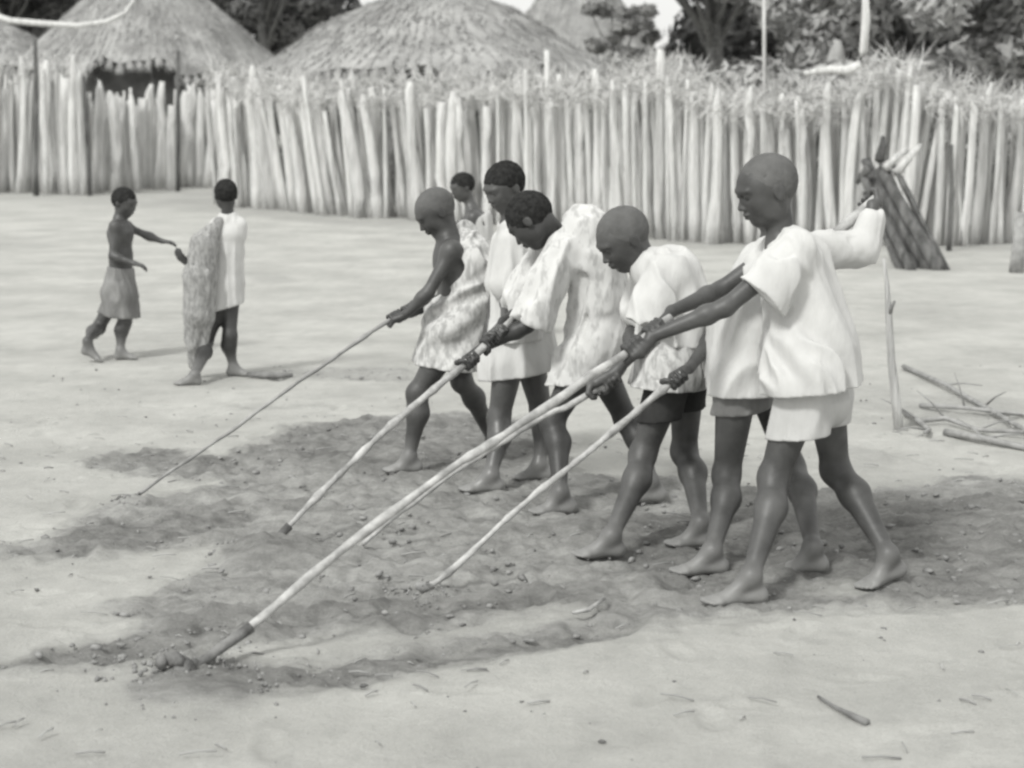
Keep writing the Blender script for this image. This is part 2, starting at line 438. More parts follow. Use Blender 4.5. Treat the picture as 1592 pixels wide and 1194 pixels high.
        el(.365, 0, -.30, .03, .08, .02, .006, True)
        s.Cc, s.F3, s.U, s.Lt, s.Hh, s.haircut = C, F3, U, Lt, Hh, (hair, nape, hairgrow, eyes)
        return C
    def neck(s, a, ra, rb, back=-.08):
        A = s.p(a); B = s.Cc+(s.F3*back-s.U*.22)*s.Hh
        s.b.cone(A, B, s.r(ra), s.r(rb), .02)
    def finish(s, label, skin, cat='child', base=None, group=None):
        v, f = s.b.build()
        base = V(v[:, 0].mean(), v[:, 1].mean(), 0)
        s.o = tag(mesh_obj('person', v, f, skin, None, base), label, cat, group); s.base = base
        hair, nape, gr, eyes = s.haircut
        if hair is not None:
            hs = SDF(min(s.h, .005)); ax = np.array([s.F3, s.Lt, s.U]); at = lambda x, l, u: s.Cc+(s.F3*x+s.Lt*l+s.U*u)*s.Hh
            n = unit(s.U*-.80+s.F3*.60); c0 = at(s.hl[0], 0, s.hl[1])
            n2 = unit(-s.U); c2 = at(0, 0, nape-.22)
            hs.ell(at(-.045, 0, .105), ax, np.array((.41+gr, .335+gr, .375+gr))*s.Hh, .002, False, ((c0, n), (c2, n2)))
            sd = random.randint(0, 99)
            hv, hf = hs.build((lambda p: (noise3(p*90, sd)-.5)*.004+(noise3(p*190, sd+3)-.5)*.003) if hair is M_hair else (lambda p: (noise3(p*130, sd)-.5)*.0035))
            mesh_obj('hair', hv, hf, hair, s.o, base)
        if eyes:
            for g in (-1, 1):
                c = s.Cc+(s.F3*.352+s.Lt*g*.135+s.U*.036)*s.Hh; r = .033*s.Hh
                vs = [c+s.U*r*.55*math.sin(a)*math.cos(t)+s.Lt*r*1.05*math.cos(a)*math.cos(t)+s.F3*r*math.sin(t) for t in (0, .5, 1.0, 1.5) for a in np.linspace(0, 2*math.pi, 12, endpoint=False)]
                fs = [(i*12+j, i*12+(j+1) % 12, (i+1)*12+(j+1) % 12, (i+1)*12+j) for i in range(3) for j in range(12)]
                fs.append(tuple(range(12))[::-1]); fs.append(tuple(range(36, 48)))
                mesh_obj('eye', vs, fs, M_eye, s.o, base)
        return s.o
    def garment(s, name, chains, material, cuts=(), holes=(), folds=(((0, 0, 1), 1.0),), amp=.02, freq=22, sq=1.3, shell=True, seed=None, label=None, k=.03, under='ta'):
        g = SDF(s.h); u = SDF(s.h)
        if name in ('shorts', 'patterned_cloth'): under = 'bl'
        for q in ((s.ut if 't' in under else [])+(s.ut[:1] if 'b' in under else [])+(s.ul if 'l' in under else [])+(s.ua if 'a' in under else [])):
            u.pr.append(q[:3]+(q[3]+.010, q[4]+.010, .02)+q[6:])
        for c in (holes if u.pr else []): s.chain(u, c, 1, .006, sub=True)
        for c in chains:
            if isinstance(c, dict): s.chain(g, c['p'], c.get('sq', sq), c.get('k', .016), c.get('cuts', ()))
            else: s.chain(g, c, sq, k)
        for c in holes: s.chain(g, c, 1, .006, sub=True)
        g.cuts = list(cuts)
        Figure.n = getattr(Figure, 'n', 0)+1; seed = seed or Figure.n*37+11
        v, f = g.build(ridge_fold(folds, amp, freq, seed), under=u)
        v = relax(v, f, 2)
        o = mesh_obj(name, v, f, material, s.o, s.base)
        if label: o['label'] = label
        return o

# ---------------------------------------------------------------- ground
def wpoly(pts): return np.array([G(*p)[:2] for p in pts])
def inpoly(x, y, poly):
    r = np.zeros(x.shape, bool); n = len(poly)
    for i in range(n):
        x1, y1 = poly[i]; x2, y2 = poly[(i+1) % n]
        if y1 == y2: continue
        c = ((y1 > y) != (y2 > y)) & (x < (x2-x1)*(y-y1)/(y2-y1)+x1)
        r ^= c
    return r
DUG = [wpoly([(110, 720), (180, 702), (330, 708), (415, 692), (435, 658), (520, 650), (700, 642), (850, 650), (885, 735), (1000, 742), (1120, 760), (1280, 775), (1400, 760), (1592, 742), (1800, 735),
              (1800, 915), (1592, 932), (1500, 942), (1200, 965), (960, 985), (830, 1008), (620, 1045), (460, 1070), (340, 1066), (260, 1048), (270, 1028), (100, 1034), (-60, 1050), (-60, 1038), (110, 1000), (240, 978), (190, 955),
              (120, 948), (230, 930), (300, 905), (345, 880), (362, 852), (320, 838), (200, 860), (80, 868), (-60, 862), (-60, 852), (50, 846), (150, 792), (230, 772), (320, 762), (350, 742), (240, 742), (160, 728)])]
PALE = [wpoly([(310, 1012), (400, 1000), (530, 990), (690, 985), (760, 957), (850, 945), (935, 950), (880, 968), (800, 980), (620, 1012), (450, 1032), (330, 1032)]),
        wpoly([(1240, 925), (1330, 915), (1420, 925), (1300, 935)])]
SHADE_TRACKS = [(wpoly([(395, 580), (520, 570), (640, 572), (650, 594), (420, 592)]), .6), (wpoly([(380, 425), (440, 425), (470, 440), (400, 440)]), .4), (wpoly([(-50, 372), (90, 380), (100, 388), (-50, 384)]), .45),
        (wpoly([(1340, 600), (1592, 620), (1592, 680), (1420, 640), (1330, 640)]), .35), (wpoly([(1280, 690), (1400, 705), (1390, 720), (1270, 705)]), .4), (wpoly([(340, 628), (520, 626), (520, 634), (350, 636)]), .45),
        (wpoly([(-50, 302), (345, 296), (345, 320), (1600, 378), (1600, 392), (1100, 388), (500, 348), (340, 330), (-50, 308)]), .35)]  # soft darker ground strips; this last one paints shade along the fence foot
def soil_shade_mask(x, y):
    p = np.stack([x, y, 0*x], -1)
    wx = (fbm(p*2.2, 4, 3)-.5)*.35+(fbm(p*11, 3, 13)-.5)*.14; wy = (fbm(p*2.2, 4, 23)-.5)*.5+(fbm(p*11, 3, 33)-.5)*.2
    m = np.zeros(x.shape)
    for o in ((0, 0), (.03, .05), (-.03, -.05), (.04, -.04), (-.04, .04)):
        a = np.zeros(x.shape)
        X, Y = x+wx*.6+o[0], y+wy*.6+o[1]
        for q in DUG: a = np.maximum(a, inpoly(X, Y, q))
        X, Y = x+wx*.3+o[0], y+wy*.3+o[1]
        for q in PALE: a = a*(1-.85*inpoly(X, Y, q))
        for q, s_ in SHADE_TRACKS: a = np.maximum(a, s_*inpoly(X, Y, q))
        m += a/5
    return m
def grow(a, lim, step, g):
    r = [a]; 
    while abs(r[-1]) < lim: r.append(r[-1]+step); step *= g
    return r
xs = list(np.arange(-2.7, 2.7001, .0135)); tail = grow(2.72, 900, .02, 1.11)
xs = [-t for t in tail[::-1]]+xs+tail
ys = grow(-.8, 3.4, .05, 1.0)[:0] + list(np.linspace(-60, 3.2, 30)) + list(np.arange(3.4, 8.6, .0135)) + grow(8.62, 1200, .018, 1.022)
X, Yg = np.meshgrid(np.array(xs), np.array(ys), indexing='ij')
near = (np.abs(X) < 14) & (Yg > 2.5) & (Yg < 45)
mask = np.zeros(X.shape); mask[near] = soil_shade_mask(X[near], Yg[near])
pp = np.stack([X, Yg, 0*X], -1)
Z = np.zeros(X.shape)
pn = pp[near]
fine = np.clip(1-(Yg[near]-9)/10, 0, 1)
st = pn*np.array([1, 1.0, 1])
clod = fbm(st*14, 4, 41)-.5; lump = fbm(st*5, 3, 51)-.5; tiny = fbm(st*45, 2, 61)-.5
mk = mask[near]
fur = np.sin((pn[:, 1]*1.0-pn[:, 0]*.28+.10*fbm(pn*1.5, 2, 77))*2*math.pi/.21)
Z[near] = (mk*(clod*.060+lump*.050+tiny*.022+fur*.008+.003)+(1-mk)*((fbm(pn*1.2, 3, 71)-.5)*.02+clod*.006+tiny*.002))*fine
for i in range(150):                                             # old bare footprints
    fx, fy = rng.uniform((-2.4, 3.9), (2.6, 9.0)); fa = rng.normal(0, .5)+(0 if i % 2 else 1.2); ca, sa = math.cos(fa), math.sin(fa)
    dx, dy = pn[:, 0]-fx, pn[:, 1]-fy; u_, v_ = (dx*ca+dy*sa)/.085, (-dx*sa+dy*ca)/.034; Z[near] += -.010*np.exp(-(u_*u_+v_*v_)**2)+.004*np.exp(-((u_*u_+v_*v_)-1.7)**2*3)
for (cx, cy, hh, sp) in ((262, 1066, .020, .08), (345, 1058, .022, .12), (398, 860, .035, .10), (440, 866, .03, .12), (660, 930, .02, .06), (205, 788, .03, .07), (1385, 915, .02, .07)):
    c = G(cx, cy); d2 = ((pn[:, 0]-c[0])**2+((pn[:, 1]-c[1])*.8)**2)/sp**2; bmp = np.exp(-d2)
    Z[near] += bmp*hh*(.35+1.3*fbm(pn*16, 3, 91)); mask[near] = np.maximum(mask[near], np.clip(bmp*3.2-(fbm(pn*12, 3, 95)-.4)*1.2, 0, 1))
DAMP = [wpoly(q) for q in ([(262, 1056), (340, 1034), (460, 1042), (640, 1018), (760, 1000), (900, 982), (1010, 972), (960, 992), (830, 1012), (620, 1048), (460, 1072), (340, 1068)],
    [(-60, 1045), (110, 1003), (240, 980), (345, 970), (260, 1008), (110, 1032), (-60, 1050)], [(105, 716), (240, 700), (420, 692), (330, 742), (200, 722)],
    [(430, 655), (850, 648), (880, 700), (760, 735), (600, 745), (420, 712)], [(60, 845), (200, 800), (360, 790), (370, 820), (200, 855), (70, 866)],
    [(380, 850), (440, 840), (480, 870), (400, 882)], [(900, 800), (1150, 800), (1592, 780), (1700, 900), (1592, 925), (1300, 950), (1000, 930), (1000, 880), (880, 850)], [(240, 960), (480, 955), (560, 930), (900, 920), (960, 940), (760, 952), (520, 985), (300, 1000)])]
damp = np.zeros(X.shape); damp0 = np.zeros(len(pn))
for (cx, cy) in ((280, 1050), (345, 1055), (400, 856), (435, 862)):
    c = G(cx, cy); damp0 = np.maximum(damp0, np.clip(1.7*np.exp(-((pn[:, 0]-c[0])**2+(pn[:, 1]-c[1])**2)/.11**2), 0, 1))
damp1 = damp0; wx_ = (fbm(pn*4, 4, 103)-.5)*.16; wy_ = (fbm(pn*4, 4, 107)-.5)*.3
for q in DAMP:
    for o in (-.04, 0, .04): damp[near] += inpoly(pn[:, 0]+wx_+o, pn[:, 1]+wy_+o*1.4, q)/3
fur1 = np.zeros(len(pn))
for q in DAMP[:2]:
    for o in (-.04, 0, .04): fur1 += inpoly(pn[:, 0]+wx_*.6+o, pn[:, 1]+wy_*.5+o*1.2, q)/3
mask[near] = np.maximum(mask[near], fur1); Z[near] -= fur1*.012*(Yg[near] < 9)
damp[near] = np.maximum(np.maximum(damp[near], damp1), fur1); damp = np.clip(damp, 0, 1)*np.clip(mask*1.5, 0, 1)
nx, ny = X.shape
gi = np.arange(nx*ny).reshape(nx, ny)
gf = np.stack([gi[:-1, :-1], gi[1:, :-1], gi[1:, 1:], gi[:-1, 1:]], -1).reshape(-1, 4)
def ground_mat():
    m = bpy.data.materials.new('sandy_soil'); m.use_nodes = True; nt = m.node_tree; N = nt.nodes; L = nt.links; b = N['Principled BSDF']
    b.inputs['Roughness'].default_value = 1; b.inputs['Specular IOR Level'].default_value = .05
    at = N.new('ShaderNodeAttribute'); at.attribute_name = 'dug'
    geo = N.new('ShaderNodeNewGeometry')
    def nz(s, d=6, r=.6, st=(1, 1, 1)):
        mp = N.new('ShaderNodeMapping'); mp.inputs['Scale'].default_value = st; L.new(geo.outputs['Position'], mp.inputs[0])
        n = N.new('ShaderNodeTexNoise'); n.inputs['Scale'].default_value = s; n.inputs['Detail'].default_value = d; n.inputs['Roughness'].default_value = r; L.new(mp.outputs[0], n.inputs[0]); return n.outputs[0]
    def ramp(src, p0, p1, c0, c1):
        r = N.new('ShaderNodeValToRGB'); e = r.color_ramp.elements; e[0].position = p0; e[1].position = p1
        e[0].color = (c0, c0, c0*.985, 1); e[1].color = (c1, c1, c1*.985, 1); L.new(src, r.inputs[0]); return r.outputs[0]
    pale = ramp(nz(1.1, 8, .65, (1, 1, 1)), .3, .7, .38, .56)
    pale2 = ramp(nz(9, 8, .7, (1, .6, 1)), .3, .7, .86, 1.0)
    mu = N.new('ShaderNodeMix'); mu.data_type = 'RGBA'; mu.blend_type = 'MULTIPLY'; mu.inputs[0].default_value = 1; L.new(pale, mu.inputs[6]); L.new(pale2, mu.inputs[7])
    dark = ramp(nz(6, 10, .8, (.55, 1.3, 1)), .36, .64, .19, .38)
    mx = N.new('ShaderNodeMix'); mx.data_type = 'RGBA'; L.new(at.outputs['Fac'], mx.inputs[0]); L.new(mu.outputs[2], mx.inputs[6])
    ad = N.new('ShaderNodeAttribute'); ad.attribute_name = 'damp'; wet = ramp(nz(8, 10, .8, (.6, 1.3, 1)), .34, .64, .12, .29)
    mw = N.new('ShaderNodeMix'); mw.data_type = 'RGBA'; L.new(ad.outputs['Fac'], mw.inputs[0]); L.new(dark, mw.inputs[6]); L.new(wet, mw.inputs[7]); L.new(mw.outputs[2], mx.inputs[7])
    grit = ramp(nz(150, 4, .8), .36, .56, .90, 1.06)
    mg = N.new('ShaderNodeMix'); mg.data_type = 'RGBA'; mg.blend_type = 'MULTIPLY'; mg.inputs[0].default_value = 1; L.new(mx.outputs[2], mg.inputs[6]); L.new(grit, mg.inputs[7])
    L.new(mg.outputs[2], b.inputs['Base Color'])
    bp = N.new('ShaderNodeBump'); bp.inputs['Strength'].default_value = .8; bp.inputs['Distance'].default_value = .016; L.new(nz(34, 10, .75), bp.inputs['Height']); L.new(bp.outputs[0], b.inputs['Normal'])
    return m
g = mesh_obj('ground', np.stack([X, Yg, Z], -1).reshape(-1, 3), gf, ground_mat())
at = g.data.attributes.new('dug', 'FLOAT', 'POINT'); at.data.foreach_set('value', mask.reshape(-1).astype(np.float32))  # dug soil plus soft dark strips, painted fence-foot shade included
at = g.data.attributes.new('damp', 'FLOAT', 'POINT'); at.data.foreach_set('value', damp.reshape(-1).astype(np.float32))
tag(g, kind='structure')

def ico():
    t = (1+5**.5)/2
    v = np.array([(-1, t, 0), (1, t, 0), (-1, -t, 0), (1, -t, 0), (0, -1, t), (0, 1, t), (0, -1, -t), (0, 1, -t), (t, 0, -1), (t, 0, 1), (-t, 0, -1), (-t, 0, 1)])/1.902
    f = [(0, 11, 5), (0, 5, 1), (0, 1, 7), (0, 7, 10), (0, 10, 11), (1, 5, 9), (5, 11, 4), (11, 10, 2), (10, 7, 6), (7, 1, 8), (3, 9, 4), (3, 4, 2), (3, 2, 6), (3, 6, 8), (3, 8, 9), (4, 9, 5), (2, 4, 11), (6, 2, 10), (8, 6, 7), (9, 8, 1)]
    return v, f
iv, iff = ico()
def clods(n, name, material, dug, smin, smax, label, pw=4.0):
    q = rng.uniform((-3.2, 3.6), (3.2, 10.5), (n*6, 2)); mm = soil_shade_mask(q[:, 0], q[:, 1]); q = q[(mm > .5) if dug else (mm < .3)][:n]
    B = MB()
    for x, y in q:
        r = smin+(smax-smin)*random.random()**pw
        sc3 = np.array([1+random.random()*.6, 1+random.random()*.5, .6+random.random()*.4])*r
        v = iv*(1+.9*(rng.random((12, 1))-.5))*sc3; a = random.random()*6.28
        v = np.stack([v[:, 0]*math.cos(a)-v[:, 1]*math.sin(a), v[:, 0]*math.sin(a)+v[:, 1]*math.cos(a), v[:, 2]], -1)
        B.add(v+V(x, y, r*.25), iff)
    tag(B.build(name, material), label, 'soil' if dug else 'grit', kind='stuff')
clods(2600, 'soil_clods', M_clod, True, .002, .012, 'loose dark clods scattered over the freshly dug strip')
clods(420, 'pebbles', M_bark, False, .002, .008, 'small stones and crumbs on the pale trodden ground', 2)
B = MB()                                                         # short dry litter on the dug strip and around it
for i in range(420):
    x, y = rng.uniform((-2.6, 3.8), (2.8, 8.5)); a = random.random()*3.14; L_ = random.uniform(.02, .09)
    d = V(math.cos(a), math.sin(a)*.6, random.uniform(-.05, .12)); B.tube([V(x, y, .008), V(x, y, .012)+d*L_*.5, V(x, y, .008)+d*L_], random.uniform(.0012, .003), 4)
tag(B.build('straw_litter', M_straw), 'short bits of dry straw lying over the ground', 'litter', kind='stuff')

# ---------------------------------------------------------------- fences
def interp(x, pts):
    return np.interp(x, [p[0] for p in pts], [p[1] for p in pts])
def stake(px, base_y, top_y, wpx, lean_px, depth_off=0.0, pointed=True):
    A = G(px, base_y); Y = A[1]+depth_off; A = P(px, base_y, Y); A[2] = -.05
    T = P(px+lean_px, top_y, Y); r = wpx*MPP(Y)/2
    B = MB(); n = 6; pts = []; rr = []
    bx = random.uniform(-.5, .5)*r*1.2; 
    for i in range(n):
        t = i/(n-1); q = A+(T-A)*t; q = q+V(math.sin(t*math.pi)*bx, random.uniform(-.2, .2)*r, 0); pts.append(q)
        rr.append(r*(1-.22*t)*random.uniform(.92, 1.08))
    if pointed and random.random() < .6:
        pts.append(pts[-1]+unit(T-A)*r*random.uniform(1, 3.5)+V(random.uniform(-.5, .5)*r, 0, 0)); rr.append(r*random.uniform(.15, .5))
    B.tube(pts, rr, 8, .55, V(0, 1, 0), jit=.12)
    return B
BASE_L = [(-160, 300), (0, 300), (130, 301), (250, 294), (350, 289)]
TOP_L = [(-160, 120), (0, 122), (60, 118), (125, 124), (150, 150), (250, 152), (335, 150), (350, 132)]
BASE_R = [(335, 318), (500, 334), (640, 340), (800, 351), (1000, 369), (1100, 377), (1300, 381), (1480, 381), (1592, 376), (1760, 370)]
TOP_R = [(335, 135), (420, 150), (500, 158), (700, 160), (850, 152), (950, 160), (1000, 130), (1080, 150), (1120, 178), (1300, 178), (1340, 130), (1395, 125), (1410, 160), (1500, 172), (1592, 185), (1760, 185)]
LEAN = [(-160, 0), (345, -4), (380, -14), (480, -28), (600, -18), (700, -6), (1300, 0), (1340, 18), (1400, 30), (1480, 12), (1592, 6), (1800, 6)]
def brush(B, px, py, Y, n, spread, L, up=.8, w=.012):
    for i in range(n):
        q = P(px+random.gauss(0, spread), py+random.gauss(0, spread*.5), Y+random.uniform(-.25, .3))
        d = unit(V(random.gauss(0, .9), random.gauss(0, .5), up+random.gauss(0, .8))); B.blade(q, d, unit(V(random.random()-.5, random.random()-.5, random.random()*.3)), L*random.uniform(.5, 1.3), w*random.uniform(.6, 1.6))
def fence(label, BASE, TOP, x0, x1, wmin, wmax, brushn, backing=True):
    bx = G(x0, interp(x0, BASE)); root = empty('palisade_fence', (bx[0], bx[1], 0)); tag(root, label, 'fence')
    x = x0; back = MB(); br = MB(); cnt = 0
    while x < x1 and cnt < 100:
        w = wmin+(wmax+4-wmin)*random.random()**1.5
        b, t, l = interp(x, BASE)+random.uniform(-2, 3), interp(x, TOP)+random.gauss(0, 9), interp(x, LEAN)+random.gauss(0, 6)
        if random.random() < .09: t -= random.uniform(12, 34)
        stake(x, b, t, w, l).build('stake', random.choice(M_stake+[M_stake[0]]*2), root)
        x += w*random.uniform(.66, .92); cnt += 1
    x = x0
    while x < x1:                                                 # a mat of thin stalks behind the stakes
        w = random.uniform(4, 8); b, t, l = interp(x, BASE)-1, interp(x, TOP)+random.gauss(2, 9), interp(x, LEAN)+random.gauss(0, 7)
        s_ = stake(x, b, t, w, l, .16, False); back.add(s_.v[0], s_.f); x += w*.8
    back.build('reed_backing', M_gapmat, root)
    x = x0
    while x < x1:
        if 125 < x < 330: x += 13; continue
        Y = G(x, interp(x, BASE))[1]
        brush(br, x+interp(x, LEAN), interp(x, TOP)-6, Y-.06, brushn, 15, .26, .2, .0055); brush(br, x+interp(x, LEAN), interp(x, TOP)-26, Y+.6, brushn//2, 10, .34, .25, .007)
        x += 13
    o = br.build('dry_brush', M_brush, root)
    return root
fl = fence('shaded stretch of stake fence set back at the left under the hut eaves', BASE_L, TOP_L, -400, 348, 9, 17, 34)
fr = fence('long pale palisade of upright stakes and split logs across the compound', BASE_R, TOP_R, 338, 1340, 9, 17, 85)
fe = fence('right end of the palisade with stakes fanning out behind the leaning dark trunk', BASE_R, TOP_R, 1344, 1680, 9, 17, 60)
# taller poles of the fence
def fpost(px, base, top, w, lean, m, root):
    stake(px, base, top, w, lean, -.22, False).build('post', m, root)
fpost(56, 304, 62, 9, -1, M_darkwood, fl)
fpost(277, 297, 78, 7, 0, M_darkwood, fl)
fpost(140, 304, 118, 8, -10, M_darkwood, fl)
fpost(345, 318, 112, 14, -6, M_stake[3], fr)
fpost(505, 335, 118, 9, -34, M_stake[3], fr)
fpost(862, 356, 78, 10, -12, M_stake[3], fr)
fpost(1475, 388, 225, 9, 4, M_darkwood, fe)
fpost(1192, 376, -12, 7, -4, M_stake[2], fr)
for i, x in enumerate((1352, 1364, 1376, 1388, 1402, 1416, 1430)):
    fpost(x-4, 380, 108+abs(i-2)*9, 13, 16+i*5, M_stake[(0, 3, 1)[i % 3]], fe)
for x in (545, 600, 775, 1040, 1062, 1245, 1494): fpost(x, interp(x, BASE_R), interp(x, TOP_R)-22, 7, random.uniform(-10, 10), M_stake[3], fr if x < 1340 else fe)

# ---------------------------------------------------------------- huts
def hut(label, cx, eave_y, apex_y, half_px, Y, lumps=.18, eave_w=0, seed=1, tilt=0, dome=.92):
    C = P(cx, eave_y, Y); A = P(cx, apex_y, Y); R = half_px*MPP(Y)
    root = empty('thatched_hut', (C[0], Y, 0)); tag(root, label, 'hut')
    # roof: concentric courses of thatch with sagging, ragged eave
    n, m = 96, 26; vs = []; fs = []
    for i in range(m):
        t = i/(m-1)
        for k in range(n):
            a = 2*math.pi*k/n; u = V(math.cos(a), math.sin(a), 0)
            rr = R*t*(1-.10*math.sin(t*math.pi)); course = 0
            nz = float(fbm(np.array([[u[0]*2.2, u[1]*2.2, t*3.0+seed]]), 3, seed)[0])-.5
            nz2 = float(noise3(np.array([[u[0]*14, u[1]*14, t*9+seed]]), seed)[0])-.5
            z = A[2]+(C[2]-A[2])*t**dome+nz*lumps*2.2*t+nz2*.12+course
            if i == m-1: z += (noise3(np.array([[a*7, 0, seed]]), seed)[0]-.5)*.5
            vs.append(V(C[0], Y, 0)+u*rr*(1+nz*.10)+V(tilt*(1-t), 0, z))
    for i in range(m-1):
        for k in range(n): fs.append((i*n+k, (i+1)*n+k, (i+1)*n+(k+1) % n, i*n+(k+1) % n))
    rf = mesh_obj('roof', vs, fs, M_thatch, root, V(C[0], Y, 0))
    B = MB()                                                       # straw lying down the roof and hanging from the eave
    for i in range(5200):
        a = random.uniform(-math.pi, 0.25) if i % 2 else random.uniform(0, 2*math.pi); t = math.sqrt(random.random()) if i % 3 else 1.0
        if t < .04: continue
        k = int((a % (2*math.pi))/(2*math.pi)*n) % n; j = min(int(t*(m-1)), m-1)
        p = vs[j*n+k]+V(0, 0, .03); u = V(math.cos(a), math.sin(a), 0)
        d = unit(u*R*.9+V(0, 0, C[2]-A[2])+V(random.gauss(0, .6), random.gauss(0, .6), random.gauss(0, .22))*R*.5)
        if t == 1.0: d = unit(u*.5+V(random.gauss(0, .25), 0, -.7))
        B.blade(p, d, unit(np.cross(d, V(0, 0, 1)))*1.0, random.uniform(.15, .38), random.uniform(.008, .018))
    B.build('straw_fringe', M_straw, rf, V(C[0], Y, 0)); 
    Wl = MB(); r = R*.74; top = C[2]+.15
    ring = lambda rad, z: [V(C[0]+math.cos(2*math.pi*k/40)*rad, Y+math.sin(2*math.pi*k/40)*rad, z) for k in range(40)]
    v = ring(r, -.05)+ring(r*.99, top); Wl.add(v, [(k, (k+1) % 40, 40+(k+1) % 40, 40+k) for k in range(40)])
    Wl.build('wall', M_mud, root)
    for k in range(14):
        a = 2*math.pi*k/14; Q = MB(); q = V(C[0]+math.cos(a)*R*.88, Y+math.sin(a)*R*.88, -.05)
        Q.tube([q, q+V(.02, 0, C[2]*.5), q+V(-.02, 0, C[2]+.2)], .05, 6, jit=.2); Q.build('eave_post', M_bark, root)
    F = MB()                                                       # binding at the peak
    F.tube([V(A[0]+tilt, Y, A[2]-.25), V(A[0]+tilt, Y, A[2]+.1), V(A[0]+tilt+.03, Y, A[2]+.3)], [.22, .12, .05], 10, jit=.3); F.build('roof_peak', M_straw, root)
hut('steep cone thatched hut with deep dark eaves behind the set back fence', 232, 110, -70, 205, 43, .2, seed=3, dome=1.35)
hut('broad low thatched hut behind the middle of the palisade', 680, 124, -10, 285, 33, .22, seed=5, dome=2.1)
hut('tall pale thatched hut far back between the broad roof and trees', 897, 112, -90, 150, 60, .12, seed=8, dome=1.1)
hut('small sagging thatched shelter at the far left edge of the compound', -10, 118, 22, 185, 45, .2, seed=12)
hut('distant thatched roof showing between brush at the right', 1300, 168, 92, 230, 29, .2, seed=15)

# ---------------------------------------------------------------- trees
def leaf_cloud(B, c, R, n, size):
    d = rng.normal(size=(n, 3)); d /= np.linalg.norm(d, axis=1)[:, None]; rad = R*(.55+.45*rng.random((n, 1)))
    p = c+d*rad*np.array([1, 1, .8])
    for i in range(n):
        nr = unit(d[i]+rng.normal(size=3)*.55); a = unit(np.cross(nr, rng.normal(size=3))); b = np.cross(nr, a); s_ = size*random.uniform(.5, 1.25)
        q = p[i]; B.add([q-a*s_*.35, q-b*s_*.9+0*a, q+a*s_*.35, q+b*s_], [(0, 1, 2, 3)])
def tree(label, x, Y, h, cr, nclump, leaf, material, lowest=.35, trunk_r=.22, seed=0, flat=.7):
    r_ = random.Random(seed); root = empty('leafy_tree', (x, Y, 0)); tag(root, label, 'tree', 'trees behind the compound')
    T = MB(); top = V(x+r_.uniform(-.4, .4), Y, h*.6)
    T.tube([V(x, Y, -.1), V(x+.1, Y, h*.25), top, top+V(.2, 0, h*.2)], [trunk_r*1.2, trunk_r, trunk_r*.7, trunk_r*.3], 10, jit=.12)
    C = MB(); cz = h*(lowest+1)/2; hz = h*(1-lowest)/2
    for i in range(nclump):
        th = r_.uniform(0, 2*math.pi); u = r_.uniform(-1, 1); rr = (r_.random()**.45)
        q = V(math.cos(th)*math.sqrt(1-u*u)*cr*rr, math.sin(th)*math.sqrt(1-u*u)*cr*rr, u*hz*rr)+V(x, Y, cz)
        R = cr*r_.uniform(.14, .26); leaf_cloud(C, q, R, int(330*(R/.8)**1.2)+90, leaf*.62)
        if i % 3 == 0:
            s0 = V(x, Y, h*r_.uniform(.3, .6)); T.tube([s0, (s0+q)/2+V(0, 0, -.2), q], [trunk_r*.4, trunk_r*.25, trunk_r*.08], 6)
    T.build('trunk', M_bark, root); C.build('crown', material, root, smooth=False)
    return root
def wx(px, Y): return P(px, 300, Y)[0]
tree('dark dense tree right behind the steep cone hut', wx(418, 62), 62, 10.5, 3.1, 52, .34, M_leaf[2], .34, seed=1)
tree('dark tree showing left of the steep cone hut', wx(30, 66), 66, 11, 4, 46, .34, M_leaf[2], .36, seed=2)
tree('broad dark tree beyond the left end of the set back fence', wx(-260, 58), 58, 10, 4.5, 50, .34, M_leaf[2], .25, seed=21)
tree('loose feathery tree beside the tall pale hut', wx(962, 50), 50, 5.4, 1.0, 20, .26, M_leaf[0], .42, .12, seed=3)
tree('broad tree with dark hollow beneath it at right of centre', wx(1105, 46), 46, 10, 3.3, 66, .30, M_leaf[1], .42, seed=4)
tree('wide leafy tree overhanging the palisade between pole and hook branch', wx(1235, 42), 42, 9.5, 3.4, 70, .30, M_leaf[1], .44, seed=5)
tree('pale bushy tree low over the right end of palisade', wx(1440, 31), 31, 6.2, 2.7, 74, .22, M_leaf[1], .24, seed=6)
tree('spreading tree at the right edge over the palisade', wx(1590, 34), 34, 8, 3.4, 80, .26, M_leaf[0], .22, seed=7)
tree('tall tree far behind at the right', wx(1400, 56), 56, 13, 5.5, 70, .4, M_leaf[0], .2, seed=8)
def bush(label, px, py, Y, R, n, material):
    q = P(px, py, Y); root = empty('bush', (q[0], Y, 0)); tag(root, label, 'bush', 'bushes behind the palisade')
    C = MB(); S = MB()
    for i in range(n):
        c = q+V(random.uniform(-1, 1)*R, random.uniform(-.4, .4)*R, random.uniform(-.8, .3)*R*.6); leaf_cloud(C, c, R*.32, 110, .13)
        S.tube([V(q[0], Y, 0), (c+V(q[0], Y, 0))/2+V(random.uniform(-.2, .2), 0, 0), c], [.04, .025, .01], 5)
    C.build('leaves', material, root, smooth=False); S.build('stem', M_bark, root)
bush('grey leafed bush rising over the fence left of hook branch', 1240, 135, 25, 1.0, 22, M_leaf[1])
bush('low bush topping the fence at the right edge', 1540, 185, 24, .9, 24, M_leaf[1])
bush('small bush against the eave of the broad roof', 1010, 110, 27, .7, 16, M_leaf[1])
Bm = MB()
for i in range(520):                                             # far woodland closing the horizon left and right of the huts
    px = random.choice((random.uniform(1030, 1900), random.uniform(-300, 540))); Y = random.uniform(80, 105)
    z = random.uniform(.5, 8.5); leaf_cloud(Bm, V(wx(px, Y), Y, z), 1.6, 60, .6)
